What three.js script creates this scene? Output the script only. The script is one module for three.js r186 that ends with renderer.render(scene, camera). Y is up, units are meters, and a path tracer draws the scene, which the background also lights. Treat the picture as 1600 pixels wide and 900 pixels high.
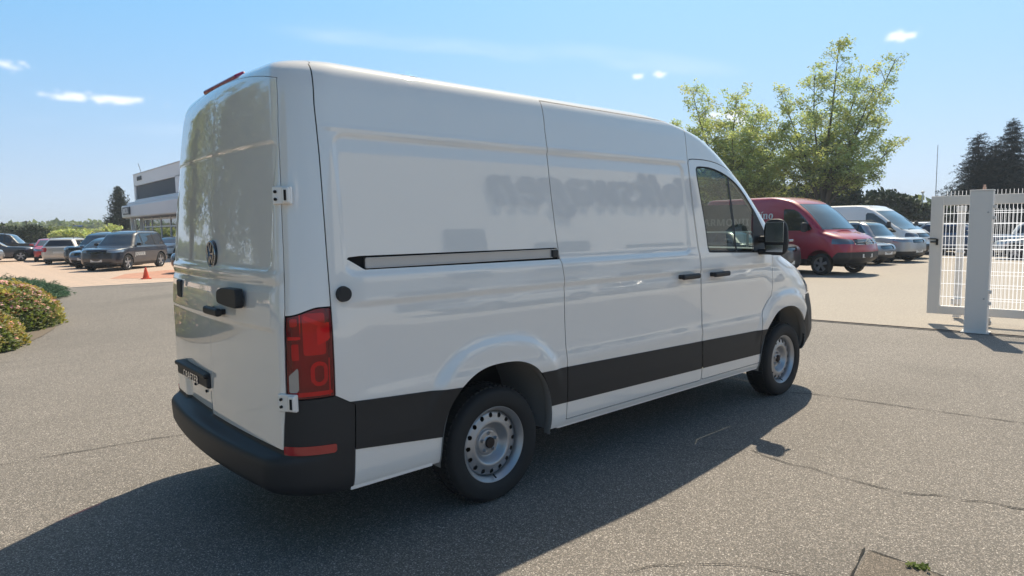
import * as THREE from 'three';
import { mergeGeometries } from 'three/addons/utils/BufferGeometryUtils.js';
import { RoundedBoxGeometry } from 'three/addons/geometries/RoundedBoxGeometry.js';
import { FontLoader } from 'three/addons/loaders/FontLoader.js';
import { TextGeometry } from 'three/addons/geometries/TextGeometry.js';

// ---------------------------------------------------------------- camera, sky, sun, exposure
const scene = new THREE.Scene();
const camera = new THREE.PerspectiveCamera(47.2, 16 / 9, 0.05, 1500);
{
  const yaw = -0.8504485, pitch = -0.0925658, roll = -0.0142245;
  const f = new THREE.Vector3(Math.cos(pitch) * Math.cos(yaw), Math.sin(pitch), Math.cos(pitch) * Math.sin(yaw));
  const r = new THREE.Vector3().crossVectors(f, new THREE.Vector3(0, 1, 0)).normalize();
  const u = new THREE.Vector3().crossVectors(r, f);
  camera.position.set(-1.1438, 1.6686, 3.9901);
  camera.up.copy(u).multiplyScalar(Math.cos(roll)).addScaledVector(r, -Math.sin(roll));
  camera.lookAt(camera.position.clone().add(f));
}
scene.add(camera);

function rng(seed) { let a = seed >>> 0; return () => { a |= 0; a = a + 0x6D2B79F5 | 0; let t = Math.imul(a ^ a >>> 15, 1 | a); t = t + Math.imul(t ^ t >>> 7, 61 | t) ^ t; return ((t ^ t >>> 14) >>> 0) / 4294967296; }; }
function hash3(x, y, z) { let h = Math.imul(x, 374761393) ^ Math.imul(y, 668265263) ^ Math.imul(z, 2147483647 - 58); h = Math.imul(h ^ h >>> 13, 1274126177); h ^= h >>> 16; return (h >>> 0) / 4294967296; }
const sm = t => t * t * (3 - 2 * t), clamp = (x, a = 0, b = 1) => x < a ? a : x > b ? b : x, lerp = (a, b, t) => a + (b - a) * t;
const step01 = (a, b, x) => sm(clamp((x - a) / (b - a)));
function noise(x, y, z = 0) {
  const X = Math.floor(x), Y = Math.floor(y), Z = Math.floor(z), a = sm(x - X), b = sm(y - Y), c = sm(z - Z);
  const l = (i, j, k) => hash3(X + i, Y + j, Z + k);
  return lerp(lerp(lerp(l(0, 0, 0), l(1, 0, 0), a), lerp(l(0, 1, 0), l(1, 1, 0), a), b), lerp(lerp(l(0, 0, 1), l(1, 0, 1), a), lerp(l(0, 1, 1), l(1, 1, 1), a), b), c);
}
function fbm(x, y, z = 0, o = 5) { let s = 0, a = .5, n = 0; for (let i = 0; i < o; i++) { s += a * noise(x, y, z); n += a; a *= .5; x *= 2.03; y *= 2.03; z *= 2.03; } return s / n; }

const SUN = new THREE.Vector3(.66, 1, -.33).normalize();
{
  const W = 2048, H = 1024, d = new Float32Array(W * H * 4), v = new THREE.Vector3();
  const puffs = [   // small fair-weather clouds: azimuth and elevation in degrees, size
    [-18.4, 13.2, 1.3, .42], [-37.9, 12.1, .55, .22], [-36.2, 12.2, .5, .22], [-38.0, 19.0, .9, .3], [-30.5, 8.5, 2.4, .8], [-80, 9.6, 3.6, .34], [-87.5, 11.4, 3.2, .5], [-60, 28, 5, 1.2],
    [70, 14, 4, 1.4], [120, 20, 6, 2], [160, 11, 5, 1.2], [-140, 16, 6, 1.6], [20, 25, 5, 1.5]];
  for (let j = 0; j < H; j++) for (let i = 0; i < W; i++) {
    const el = (((j + .5) / H) - .5) * Math.PI, az = (((i + .5) / W) - .5) * 2 * Math.PI;
    v.set(Math.cos(el) * Math.cos(az), Math.sin(el), Math.cos(el) * Math.sin(az));
    const h = Math.max(v.y, 0), s = Math.max(0, v.dot(SUN)), k = 1 - Math.exp(-h * 4.2);
    const D = .72 + .28 * step01(-.25, .72, v.dot(SUN)); let r = lerp(.635, .030, k), g = lerp(.72, .385, k), b = lerp(.82, .81, k); const zk = step01(.34, .85, h); r = lerp(r, .055, zk); g = lerp(g, .125, zk); b = lerp(b, .30, zk);
    const dk = D * (1 - .25 * k * clamp(h * 1.2)); r *= dk; g *= dk; b *= dk;
    const glow = .36 * Math.pow(s, 4) + .8 * Math.pow(s, 40) + 2.5 * Math.pow(s, 300);
    r += glow * 1.0; g += glow * .97; b += glow * .72;
    if (v.y > 0) {
      const X = v.x / (v.y + .12), Z = v.z / (v.y + .12);
      const w = fbm(X * .9 + 3 + Z * .5, Z * 2.6 - X * 1.2, 4, 5), w2 = fbm(X * .35 + 9, Z * .35, 1, 3);
      let c = step01(.56, .82, w) * step01(.45, .7, w2) * .24 * step01(.03, .14, v.y);
      const A = az * 180 / Math.PI, E = el * 180 / Math.PI;
      for (const [pa, pe, sx, sy] of puffs) {
        const dx = (A - pa) / sx, dy = (E - pe) / sy;
        if (dx * dx + dy * dy > 4) continue;
        const n = fbm(A * 1.6 + 40, E * 3.2 + 9, 2, 5);
        c = Math.max(c, step01(.0, .75, (1 - Math.sqrt(dx * dx + dy * dy)) + (n - .5) * 2.3) * .8);
      }
      r = lerp(r, 1.0, c); g = lerp(g, 1.0, c); b = lerp(b, 1.02, c);
    } else { const q = step01(0, -.25, v.y) ; r = lerp(r, .3, q); g = lerp(g, .29, q); b = lerp(b, .27, q); }
    const o = (j * W + i) * 4; d[o] = r; d[o + 1] = g; d[o + 2] = b; d[o + 3] = 1;
  }
  const t = new THREE.DataTexture(d, W, H, THREE.RGBAFormat, THREE.FloatType);
  t.mapping = THREE.EquirectangularReflectionMapping; t.magFilter = t.minFilter = THREE.LinearFilter; t.wrapS = THREE.RepeatWrapping; t.needsUpdate = true;
  scene.background = t; scene.environment = t;
}
const sun = new THREE.DirectionalLight(new THREE.Color().setRGB(1, .885, .70), 5.0);
sun.name = 'sun'; sun.position.copy(SUN).multiplyScalar(90); sun.target.position.set(0, 0, 0);
sun.castShadow = true; sun.shadow.mapSize.set(4096, 4096); Object.assign(sun.shadow.camera, { left: -70, right: 70, top: 70, bottom: -70, near: 1, far: 220 });
scene.add(sun, sun.target);
const renderer = new THREE.WebGLRenderer({ antialias: true });
renderer.setSize(1024, 576); renderer.toneMapping = THREE.LinearToneMapping; renderer.toneMappingExposure = 1.29;
renderer.shadowMap.enabled = true; renderer.shadowMap.type = THREE.PCFSoftShadowMap;

// ---------------------------------------------------------------- naming
const taken = {};
function numbered(n) { const k = taken[n] = (taken[n] ?? -1) + 1; return k ? n + '_' + String(k).padStart(3, '0') : n; }
function tag(o, label, category, group, kind) { if (label) o.userData.label = label; if (category) o.userData.category = category; if (group) o.userData.group = group; if (kind) o.userData.kind = kind; return o; }
function thing(name, label, category, pos = [0, 0, 0], turn = 0, group) {
  const o = new THREE.Group(); o.name = numbered(name); o.position.set(...pos); o.rotation.y = turn; scene.add(o); return tag(o, label, category, group);
}
function part(name, geo, m, parent, label) {
  const o = new THREE.Mesh(geo, m); o.name = name; o.castShadow = o.receiveShadow = true; (parent ?? scene).add(o); if (label) o.userData.label = label; return o;
}
function struct(name, geo, m) { const o = part(numbered(name), geo, m); o.userData.kind = 'structure'; return o; }

// ---------------------------------------------------------------- materials
const lin = (r, g, b) => new THREE.Color().setRGB(r, g, b);
const std = (c, rough = .7, metal = 0, o = {}) => new THREE.MeshStandardMaterial({ color: Array.isArray(c) ? lin(...c) : new THREE.Color(c), roughness: rough, metalness: metal, ...o });
const phy = (c, o = {}) => new THREE.MeshPhysicalMaterial({ color: Array.isArray(c) ? lin(...c) : new THREE.Color(c), ...o });
const paint = (c, o = {}) => phy(c, { roughness: .42, clearcoat: 1, clearcoatRoughness: .03, ...o });
function tex(n, fn, rep, o = {}) {
  const d = new Uint8Array(n * n * 4);
  for (let j = 0; j < n; j++) for (let i = 0; i < n; i++) { const c = fn(i / n, j / n, i, j), k = (j * n + i) * 4; d[k] = clamp(c[0]) * 255; d[k + 1] = clamp(c[1]) * 255; d[k + 2] = clamp(c[2]) * 255; d[k + 3] = 255; }
  return texOf(d, n, rep, o);
}
function texOf(d, n, rep, o = {}) {
  const t = new THREE.DataTexture(d, n, n); t.wrapS = t.wrapT = THREE.RepeatWrapping; t.magFilter = THREE.LinearFilter; t.minFilter = THREE.LinearMipmapLinearFilter; t.generateMipmaps = true;
  if (rep) t.repeat.set(rep, rep); if (o.srgb) t.colorSpace = THREE.SRGBColorSpace; t.needsUpdate = true; return t;
}
const M = {
  white: paint([.88, .83, .78], { roughness: .035, ior: 1.55, clearcoatRoughness: .015 }),
  dark: std([.006, .006, .007], .9),
  blackPlastic: std([.018, .019, .022], .55),
  blackGloss: phy([.01, .01, .012], { roughness: .15, clearcoat: 1, clearcoatRoughness: .03 }),
  rubber: std([.012, .012, .013], .8),
  tyre: std([.016, .016, .017], .75),
  steel: std([.43, .435, .45], .40, .7),
  chrome: std([.62, .63, .65], .16, 1),
  alu: std([.50, .50, .51], .42, .6),
  glass: phy([.62, .70, .68], { roughness: .02, transmission: 1, thickness: 0, ior: 1.5 }),
  darkGlass: phy([.012, .016, .02], { roughness: .04, clearcoat: 1, clearcoatRoughness: .02 }),
  seat: std([.03, .03, .034], .95),
  liner: std([.30, .29, .28], .85),
  redLens: phy([.42, .008, .016], { roughness: .12, clearcoat: 1, clearcoatRoughness: .02 }),
  redGlass: phy([.92, .035, .05], { roughness: .05, transmission: .85, thickness: 0, ior: 1.5, clearcoat: 1, clearcoatRoughness: .02 }),
  redDeep: phy([.16, .005, .010], { roughness: .15, clearcoat: 1 }),
  clearLens: phy([.34, .36, .38], { roughness: .15, metalness: .5, clearcoat: 1 }),
  roofLamp: phy([.34, .02, .085], { roughness: .3, clearcoat: .6 }),
  redPanel: phy([.70, .018, .03], { roughness: .25, clearcoat: 1 }),
  redBright: phy([.95, .07, .07], { roughness: .2, clearcoat: 1 }),
  reflector: phy([.40, .010, .016], { roughness: .2, clearcoat: 1 }),
  plate: std([.7, .7, .68], .5),
  amber: phy([.6, .36, .26], { roughness: .2, clearcoat: 1 }),
};
// ---------------------------------------------------------------- surfaces that can be cut: { p, n, i }
function finish(m) {   // normals from the faces around each vertex
  const { p, i } = m, n = new Float32Array(p.length);
  for (let t = 0; t < i.length; t += 3) {
    const a = i[t] * 3, b = i[t + 1] * 3, c = i[t + 2] * 3;
    const ux = p[b] - p[a], uy = p[b + 1] - p[a + 1], uz = p[b + 2] - p[a + 2], vx = p[c] - p[a], vy = p[c + 1] - p[a + 1], vz = p[c + 2] - p[a + 2];
    const x = uy * vz - uz * vy, y = uz * vx - ux * vz, z = ux * vy - uy * vx;
    for (const k of [a, b, c]) { n[k] += x; n[k + 1] += y; n[k + 2] += z; }
  }
  m.n = n; return normalize(m);
}
function normalize(m) { const n = m.n; for (let k = 0; k < n.length; k += 3) { const l = Math.hypot(n[k], n[k + 1], n[k + 2]) || 1; n[k] /= l; n[k + 1] /= l; n[k + 2] /= l; } return m; }
function fromGeo(g) { const p = Array.from(g.attributes.position.array), n = Array.from(g.attributes.normal.array); const i = g.index ? Array.from(g.index.array) : p.map((_, k) => k).slice(0, p.length / 3); return { p, n, i }; }
function geo(m, uv) {
  const g = new THREE.BufferGeometry();
  g.setAttribute('position', new THREE.BufferAttribute(new Float32Array(m.p), 3)); g.setAttribute('normal', new THREE.BufferAttribute(new Float32Array(m.n), 3));
  const t = new Float32Array(m.p.length / 3 * 2);
  if (uv) for (let k = 0; k < t.length / 2; k++) { const q = uv(m.p[k * 3], m.p[k * 3 + 1], m.p[k * 3 + 2]); t[k * 2] = q[0]; t[k * 2 + 1] = q[1]; }
  g.setAttribute('uv', new THREE.BufferAttribute(t, 2));
  g.setIndex(new THREE.BufferAttribute(new Uint32Array(m.i), 1)); return g;
}
function carve(m, f) {   // [where f < 0, the rest]
  const nv = m.p.length / 3, v = new Float64Array(nv); let some = 0, all = 0;
  for (let k = 0; k < nv; k++) { let x = f(m.p[k * 3], m.p[k * 3 + 1], m.p[k * 3 + 2], m.n[k * 3], m.n[k * 3 + 1], m.n[k * 3 + 2]); if (Math.abs(x) < 1e-7) x = 1e-7; v[k] = x; if (x < 0) some++; else all++; }
  const empty = { p: [], n: [], i: [] };
  if (!some) return [empty, m]; if (!all) return [m, empty];
  const mk = () => ({ p: [], n: [], i: [], map: new Int32Array(nv).fill(-1), cut: new Map() }), A = mk(), B = mk();
  const vert = (S, k) => { if (S.map[k] < 0) { S.map[k] = S.p.length / 3; for (let c = 0; c < 3; c++) { S.p.push(m.p[k * 3 + c]); S.n.push(m.n[k * 3 + c]); } } return S.map[k]; };
  const cut = (S, a, b) => {
    if (a > b) [a, b] = [b, a]; const key = a * nv + b; let q = S.cut.get(key);
    if (q === undefined) { q = S.p.length / 3; S.cut.set(key, q); const t = v[a] / (v[a] - v[b]); for (let c = 0; c < 3; c++) { S.p.push(lerp(m.p[a * 3 + c], m.p[b * 3 + c], t)); S.n.push(lerp(m.n[a * 3 + c], m.n[b * 3 + c], t)); } }
    return q;
  };
  for (let t = 0; t < m.i.length; t += 3) {
    const q = [m.i[t], m.i[t + 1], m.i[t + 2]], s = q.map(k => v[k] < 0), c = s[0] + s[1] + s[2];
    if (c === 3 || c === 0) { const S = c ? A : B; S.i.push(vert(S, q[0]), vert(S, q[1]), vert(S, q[2])); continue; }
    const lone = c === 1, r = s.indexOf(lone), a = q[r], b = q[(r + 1) % 3], d = q[(r + 2) % 3], S1 = lone ? A : B, S2 = lone ? B : A;
    S1.i.push(vert(S1, a), cut(S1, a, b), cut(S1, a, d));
    const x = cut(S2, a, b), y = cut(S2, a, d); S2.i.push(x, vert(S2, b), vert(S2, d), x, vert(S2, d), y);
  }
  return [A, B].map(({ p, n, i }) => ({ p, n, i }));
}
function offset(m, d) { const p = new Array(m.p.length); for (let k = 0; k < p.length; k++) p[k] = m.p[k] + m.n[k] * d; return { p, n: m.n, i: m.i }; }
function join(...ms) { const o = { p: [], n: [], i: [] }; for (const m of ms) { const b = o.p.length / 3; for (const x of m.p) o.p.push(x); for (const x of m.n) o.n.push(x); for (const x of m.i) o.i.push(x + b); } return o; }
function rim(m, depth) {   // a turned-in edge along the open border, so that a panel has thickness
  const e = new Map();
  for (let t = 0; t < m.i.length; t += 3) for (let k = 0; k < 3; k++) { const a = m.i[t + k], b = m.i[t + (k + 1) % 3], r = b * 1e7 + a; if (e.has(r)) e.delete(r); else e.set(a * 1e7 + b, [a, b]); }
  const o = { p: [], i: [] };
  for (const [a, b] of e.values()) {
    const k = o.p.length / 3;
    for (const q of [a, b]) o.p.push(m.p[q * 3], m.p[q * 3 + 1], m.p[q * 3 + 2]);
    for (const q of [b, a]) for (let c = 0; c < 3; c++) o.p.push(m.p[q * 3 + c] - m.n[q * 3 + c] * depth);
    o.i.push(k, k + 3, k + 2, k, k + 2, k + 1);
  }
  return finish(o);
}
function sdPoly(P) {
  const n = P.length;
  return (x, y) => {
    let d = 1e9, s = 1;
    for (let i = 0, j = n - 1; i < n; j = i++) {
      const ex = P[j][0] - P[i][0], ey = P[j][1] - P[i][1], wx = x - P[i][0], wy = y - P[i][1], t = clamp((wx * ex + wy * ey) / (ex * ex + ey * ey));
      const bx = wx - ex * t, by = wy - ey * t; d = Math.min(d, bx * bx + by * by);
      const c1 = y >= P[i][1], c2 = y < P[j][1], c3 = ex * wy > ey * wx; if ((c1 && c2 && c3) || (!c1 && !c2 && !c3)) s = -s;
    }
    return s * Math.sqrt(d);
  };
}
function smoothPoly(P, it = 2, closed = true) {   // corner cutting
  for (let k = 0; k < it; k++) { const o = []; P.forEach((a, i) => { const b = P[(i + 1) % P.length]; o.push([lerp(a[0], b[0], .25), lerp(a[1], b[1], .25)], [lerp(a[0], b[0], .75), lerp(a[1], b[1], .75)]); }); P = o; }
  return P;
}
// monotone curve through rows of numbers
function curve(rows) {
  const n = rows.length, m = rows[0].length, t = [...Array(n).keys()], sl = [];
  for (let c = 0; c < m; c++) {
    const d = [], s = []; for (let i = 0; i < n - 1; i++) d.push(rows[i + 1][c] - rows[i][c]);
    for (let i = 0; i < n; i++) s.push(i === 0 ? d[0] : i === n - 1 ? d[n - 2] : d[i - 1] * d[i] <= 0 ? 0 : 2 * d[i - 1] * d[i] / (d[i - 1] + d[i]));
    sl.push(s);
  }
  return T => {
    const i = clamp(Math.floor(T), 0, n - 2), u = T - i, o = [];
    for (let c = 0; c < m; c++) { const a = rows[i][c], b = rows[i + 1][c], u2 = u * u, u3 = u2 * u; o.push((2 * u3 - 3 * u2 + 1) * a + (u3 - 2 * u2 + u) * sl[c][i] + (3 * u2 - 2 * u3) * b + (u3 - u2) * sl[c][i + 1]); }
    return o;
  };
}
// A vehicle's skin: rows [y, rear x, rear camber, rear corner x, rear corner z, half width, front x, front camber, front corner x, front corner z], lowest first.
// Runs round the plan (rear centre, right side, front, left side) and up from the sills to the spine of the roof.
function half(R, seg, t) {
  let [y, xr, cr, ax, bz, w, xf, cf, fx, fz] = R;
  bz = Math.min(bz, w * .98); fz = Math.min(fz, w * .98); const zc = w - bz, zf = w - fz, w2 = Math.max(w, .02);
  const xrc = xr + cr * (zc / w2) ** 2, xfc = xf - cf * (zf / w2) ** 2;
  const room = xfc - xrc; if (ax + fx > room * .96) { const k = room * .96 / (ax + fx); ax *= k; fx *= k; }
  if (seg === 0) { const z = t * zc; return [xr + cr * (z / w2) ** 2, y, z]; }
  if (seg === 1) { const a = t * Math.PI / 2, s = Math.min(2 * cr * zc / (w2 * w2), bz > 1e-3 ? ax / bz * .6 : 0); return [xrc + s * bz * Math.sin(a) + (ax - s * bz) * (1 - Math.cos(a)), y, zc + bz * Math.sin(a)]; }
  if (seg === 2) return [lerp(xrc + ax, xfc - fx, t), y, w];
  if (seg === 3) { const a = t * Math.PI / 2, q = .9; return [xfc - fx + fx * Math.sin(a) ** q, y, zf + fz * Math.cos(a) ** q]; }
  const z = (1 - t) * zf; return [xf - cf * (z / w2) ** 2, y, z];
}
function skin(rows, cr, cl, stepV, feat) {   // cr, cl: how many quads per segment on the right and the left
  const C = curve(rows), T = [];
  for (let i = 0; i < rows.length - 1; i++) {
    const a = rows[i], b = rows[i + 1], L = Math.hypot(b[0] - a[0], Math.max(Math.abs(b[1] - a[1]) * .5, Math.abs(b[5] - a[5]), Math.abs(b[6] - a[6]) * .5)), k = Math.max(1, Math.ceil(L / stepV));
    for (let j = 0; j < k; j++) T.push(i + j / k);
  }
  T.push(rows.length - 1);
  const U = []; for (let s = 0; s < 5; s++) for (let k = 0; k < cr[s]; k++) U.push([1, s, k / cr[s]]);
  for (let s = 4; s >= 0; s--) for (let k = 0; k < cl[s]; k++) U.push([-1, s, 1 - k / cl[s]]);
  U.push([1, 0, 0]);
  const m = { p: [], i: [] }, nu = U.length;
  for (const t of T) { const R = C(t); for (const [sg, s, k] of U) { const q = half(R, s, k); q[2] *= sg; m.p.push(...q); } }
  for (let j = 0; j < T.length - 1; j++) for (let i = 0; i < nu - 1; i++) { const a = j * nu + i, b = a + 1, c = a + nu, d = c + 1; m.i.push(a, b, d, a, d, c); }
  const weld = () => { for (let j = 0; j < T.length; j++) { const a = j * nu * 3, b = (j * nu + nu - 1) * 3; for (let c = 0; c < 3; c++) m.n[a + c] = m.n[b + c] = m.n[a + c] + m.n[b + c]; } normalize(m); };
  finish(m); weld();
  if (feat) { for (let k = 0; k < m.p.length; k += 3) { const d = feat(m.p[k], m.p[k + 1], m.p[k + 2], m.n[k], m.n[k + 1], m.n[k + 2]); if (d) for (let c = 0; c < 3; c++) m.p[k + c] += m.n[k + c] * d; } finish(m); weld(); }
  const last = T.length - 1; for (let i = 0; i < nu; i++) { const k = (last * nu + i) * 3; m.n[k] = 0; m.n[k + 1] = 1; m.n[k + 2] = 0; }
  return m;
}
function rowAt(rows, y) { const C = curve(rows); let a = 0, b = rows.length - 1; for (let k = 0; k < 40; k++) { const c = (a + b) / 2; if (C(c)[0] < y) a = c; else b = c; } return C(a); }
function sideZ(rows, x, y) {   // half width of the skin at (x, y)
  const [, xr, cr, ax, bz, w, xf, cf, fx, fz] = rowAt(rows, y), zc = w - bz, zf = w - fz, xrc = xr + cr * (zc / w) ** 2, xfc = xf - cf * (zf / w) ** 2;
  if (x < xrc + ax) { const u = clamp(1 - (x - xrc) / ax); return zc + bz * Math.sqrt(Math.max(0, 1 - u * u)); }
  if (x > xfc - fx) { const u = clamp((x - xfc + fx) / fx) ** (1 / .9); return zf + fz * Math.sqrt(Math.max(0, 1 - u * u)) ** .9; }
  return w;
}
// small solids
const tr = (g, x = 0, y = 0, z = 0, rx = 0, ry = 0, rz = 0) => { if (rx) g.rotateX(rx); if (ry) g.rotateY(ry); if (rz) g.rotateZ(rz); return g.translate(x, y, z); };
const box = (w, h, d, x = 0, y = 0, z = 0) => new THREE.BoxGeometry(w, h, d).translate(x, y, z);
const rbox = (w, h, d, r, x = 0, y = 0, z = 0, s = 2) => new RoundedBoxGeometry(w, h, d, s, r).translate(x, y, z);
const cyl = (r, h, x = 0, y = 0, z = 0, n = 16, r2 = r) => new THREE.CylinderGeometry(r2, r, h, n).translate(x, y, z);
function merged(list) { return mergeGeometries(list.map(g => { const q = g.index ? g.toNonIndexed() : g.clone(); for (const k of Object.keys(q.attributes)) if (!['position', 'normal', 'uv'].includes(k)) q.deleteAttribute(k); return q; })); }
function bar(a, b, r, n = 8, r2 = r) { const A = new THREE.Vector3(...a), B = new THREE.Vector3(...b), d = B.clone().sub(A), g = new THREE.CylinderGeometry(r2, r, d.length(), n); g.applyQuaternion(new THREE.Quaternion().setFromUnitVectors(new THREE.Vector3(0, 1, 0), d.normalize())); return g.translate((A.x + B.x) / 2, (A.y + B.y) / 2, (A.z + B.z) / 2); }
function extrude(P, d, o = {}) { const s = new THREE.Shape(P.map(q => new THREE.Vector2(...q))); return new THREE.ExtrudeGeometry(s, { depth: d, bevelEnabled: false, ...o }); }
const fontOf = {};
for (const f of ['droid_sans_bold', 'droid_serif_bold', 'droid_sans_regular']) fontOf[f] = await new FontLoader().loadAsync('fonts/droid/' + f + '.typeface.json');
function text(s, size, depth = .01, font = 'droid_sans_bold', seg = 4) { const g = new TextGeometry(s, { font: fontOf[font], size, depth, curveSegments: seg }); g.computeBoundingBox(); const b = g.boundingBox; g.translate(-(b.min.x + b.max.x) / 2, -(b.min.y + b.max.y) / 2, 0); return g; }
// a road wheel with its axle along z and its outer face towards +z
function lathe(P, n = 48) { return new THREE.LatheGeometry(P.map(q => new THREE.Vector2(...q)), n).rotateX(Math.PI / 2); }
// ---------------------------------------------------------------- the white panel van (x forward, z to its right, on the ground at y = 0)
const WHEEL_R = [1.346, .351], WHEEL_F = [4.986, .351];
//            y     xr    cr   ax   bz    w     xf    cf   fx   fz
const vanBase = [
  [.345, .03, .09, .30, .20, .980, 5.60, .30, .55, .42],
  [.37, -.02, .09, .30, .20, .990, 5.66, .30, .55, .42],
  [.42, -.055, .09, .30, .20, 1.000, 5.80, .28, .50, .36],
  [.52, -.06, .09, .30, .20, 1.008, 5.93, .27, .52, .34],
  [.555, -.045, .09, .30, .20, 1.010, 5.95, .27, .52, .34],
  [.572, .02, .06, .25, .14, 1.011, 5.955, .27, .52, .34],
  [.585, .033, .05, .25, .13, 1.012, 5.96, .27, .52, .34],
  [.75, .030, .05, .25, .13, 1.016, 5.96, .28, .56, .35],
  [1.0, .030, .05, .25, .13, 1.020, 5.91, .30, .70, .41],
  [1.12, .030, .05, .25, .13, 1.018, 5.82, .30, .78, .42],
  [1.22, .032, .05, .25, .13, 1.014, 5.66, .28, .74, .40],
  [1.31, .036, .05, .25, .13, 1.007, 5.40, .24, .60, .36],
  [1.38, .042, .05, .25, .13, 1.000, 5.18, .20, .42, .30],
  [1.5, .050, .05, .25, .13, .990, 5.05, .16, .30, .22],
  [1.75, .066, .05, .25, .13, .9605, 4.80, .15, .29, .22],
  [2.0, .086, .05, .25, .13, .9305, 4.53, .15, .29, .22],
  [2.15, .098, .05, .25, .13, .912, 4.33, .15, .29, .23],
  [2.3, .112, .05, .25, .14, .886, 4.10, .15, .30, .24],
  [2.40, .124, .05, .26, .15, .865, 3.88, .14, .32, .26],
  [2.458, .140, .05, .26, .16, .845, 3.66, .13, .36, .28],
  [2.498, .165, .05, .26, .17, .812, 3.46, .12, .40, .30],
  [2.524, .20, .05, .26, .18, .765, 3.30, .10, .4, .30],
  [2.543, .25, .05, .26, .18, .69, 3.12, .08, .4, .30],
  [2.557, .36, .05, .26, .18, .55, 2.90, .05, .4, .30],
  [2.567, .60, .02, .20, .18, .30, 2.60, .02, .3, .20],
  [2.571, .80, .0, .1, .1, .0, 2.40, .0, .1, .1]];
// the side above the waist is one even, slightly bowed curve
const vanRows = [...vanBase.filter(r => r[0] < 1.33)];
for (let k = 0; k <= 20; k++) { const y = 1.36 + k * .05, r = rowAt(vanBase, y); r[0] = y; r[5] = 1.0 - .105 * (y - 1.38) - .024 * (y - 1.38) ** 2; vanRows.push(r); }
vanRows.push(...vanBase.filter(r => r[0] > 2.39));
const archD = (x, y, cx, a, b, p) => { const dy = Math.max(0, y - .351), dx = Math.abs(x - cx); return ((dx / a) ** p + (dy / b) ** p) ** (1 / p) - 1; };
const rearArch = (x, y) => archD(x, y, 1.366, .435, .512, 2.5) * .47, frontArch = (x, y) => archD(x, y, 4.94, .45, .53, 2.3) * .49;
const rrect = (x, y, x0, x1, y0, y1, r) => { const dx = Math.abs(x - (x0 + x1) / 2) - (x1 - x0) / 2 + r, dy = Math.abs(y - (y0 + y1) / 2) - (y1 - y0) / 2 + r; return Math.min(Math.max(dx, dy), 0) + Math.hypot(Math.max(dx, 0), Math.max(dy, 0)) - r; };
function vanFeat(x, y, z, nx, ny, nz) {
  const side = step01(.55, .8, Math.abs(nz)); let d = 0;
  if (side > 0 && y < 2.4) {
    const q = Math.min(rearArch(x, y), frontArch(x, y));
    if (q < .3) d += .026 * (1 - step01(.085, .17, q)) * step01(.55, .8, y);
    const r = rrect(x, y, .392, 3.375, 1.44, 2.145, .06); d -= .008 * step01(.005, -.011, r);
    d += .003 * Math.exp(-(((y - 2.175) / .010) ** 2)) * step01(.3, .36, x) * step01(3.46, 3.4, x);
    const bx = step01(.34, .5, x) * step01(4.7, 4.5, x);
    d += bx * (.010 * step01(1.27, 1.31, y) * step01(1.50, 1.40, y) - .007 * Math.exp(-(((y - 1.02) / .16) ** 2)) + .006 * Math.exp(-(((y - .80) / .05) ** 2)));
    d *= side;
  }
  const back = step01(.75, .93, -nx);
  if (back > 0) { const a = Math.abs(z); let e = 0;
    const r = rrect(z, y, -.825, .825, 1.475, 2.10, .05); e -= .007 * step01(.006, -.012, r);
    e += .008 * step01(1.40, 1.43, y) * step01(1.475, 1.455, y);
    e += .010 * step01(1.17, 1.20, y) * step01(1.40, 1.36, y) * step01(.9, .84, a);
    const pl = rrect(z, y, -.62, -.06, .575, .83, .03); e -= .022 * step01(.008, -.02, pl);
    d += e * back; }
  return d;
}
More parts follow.
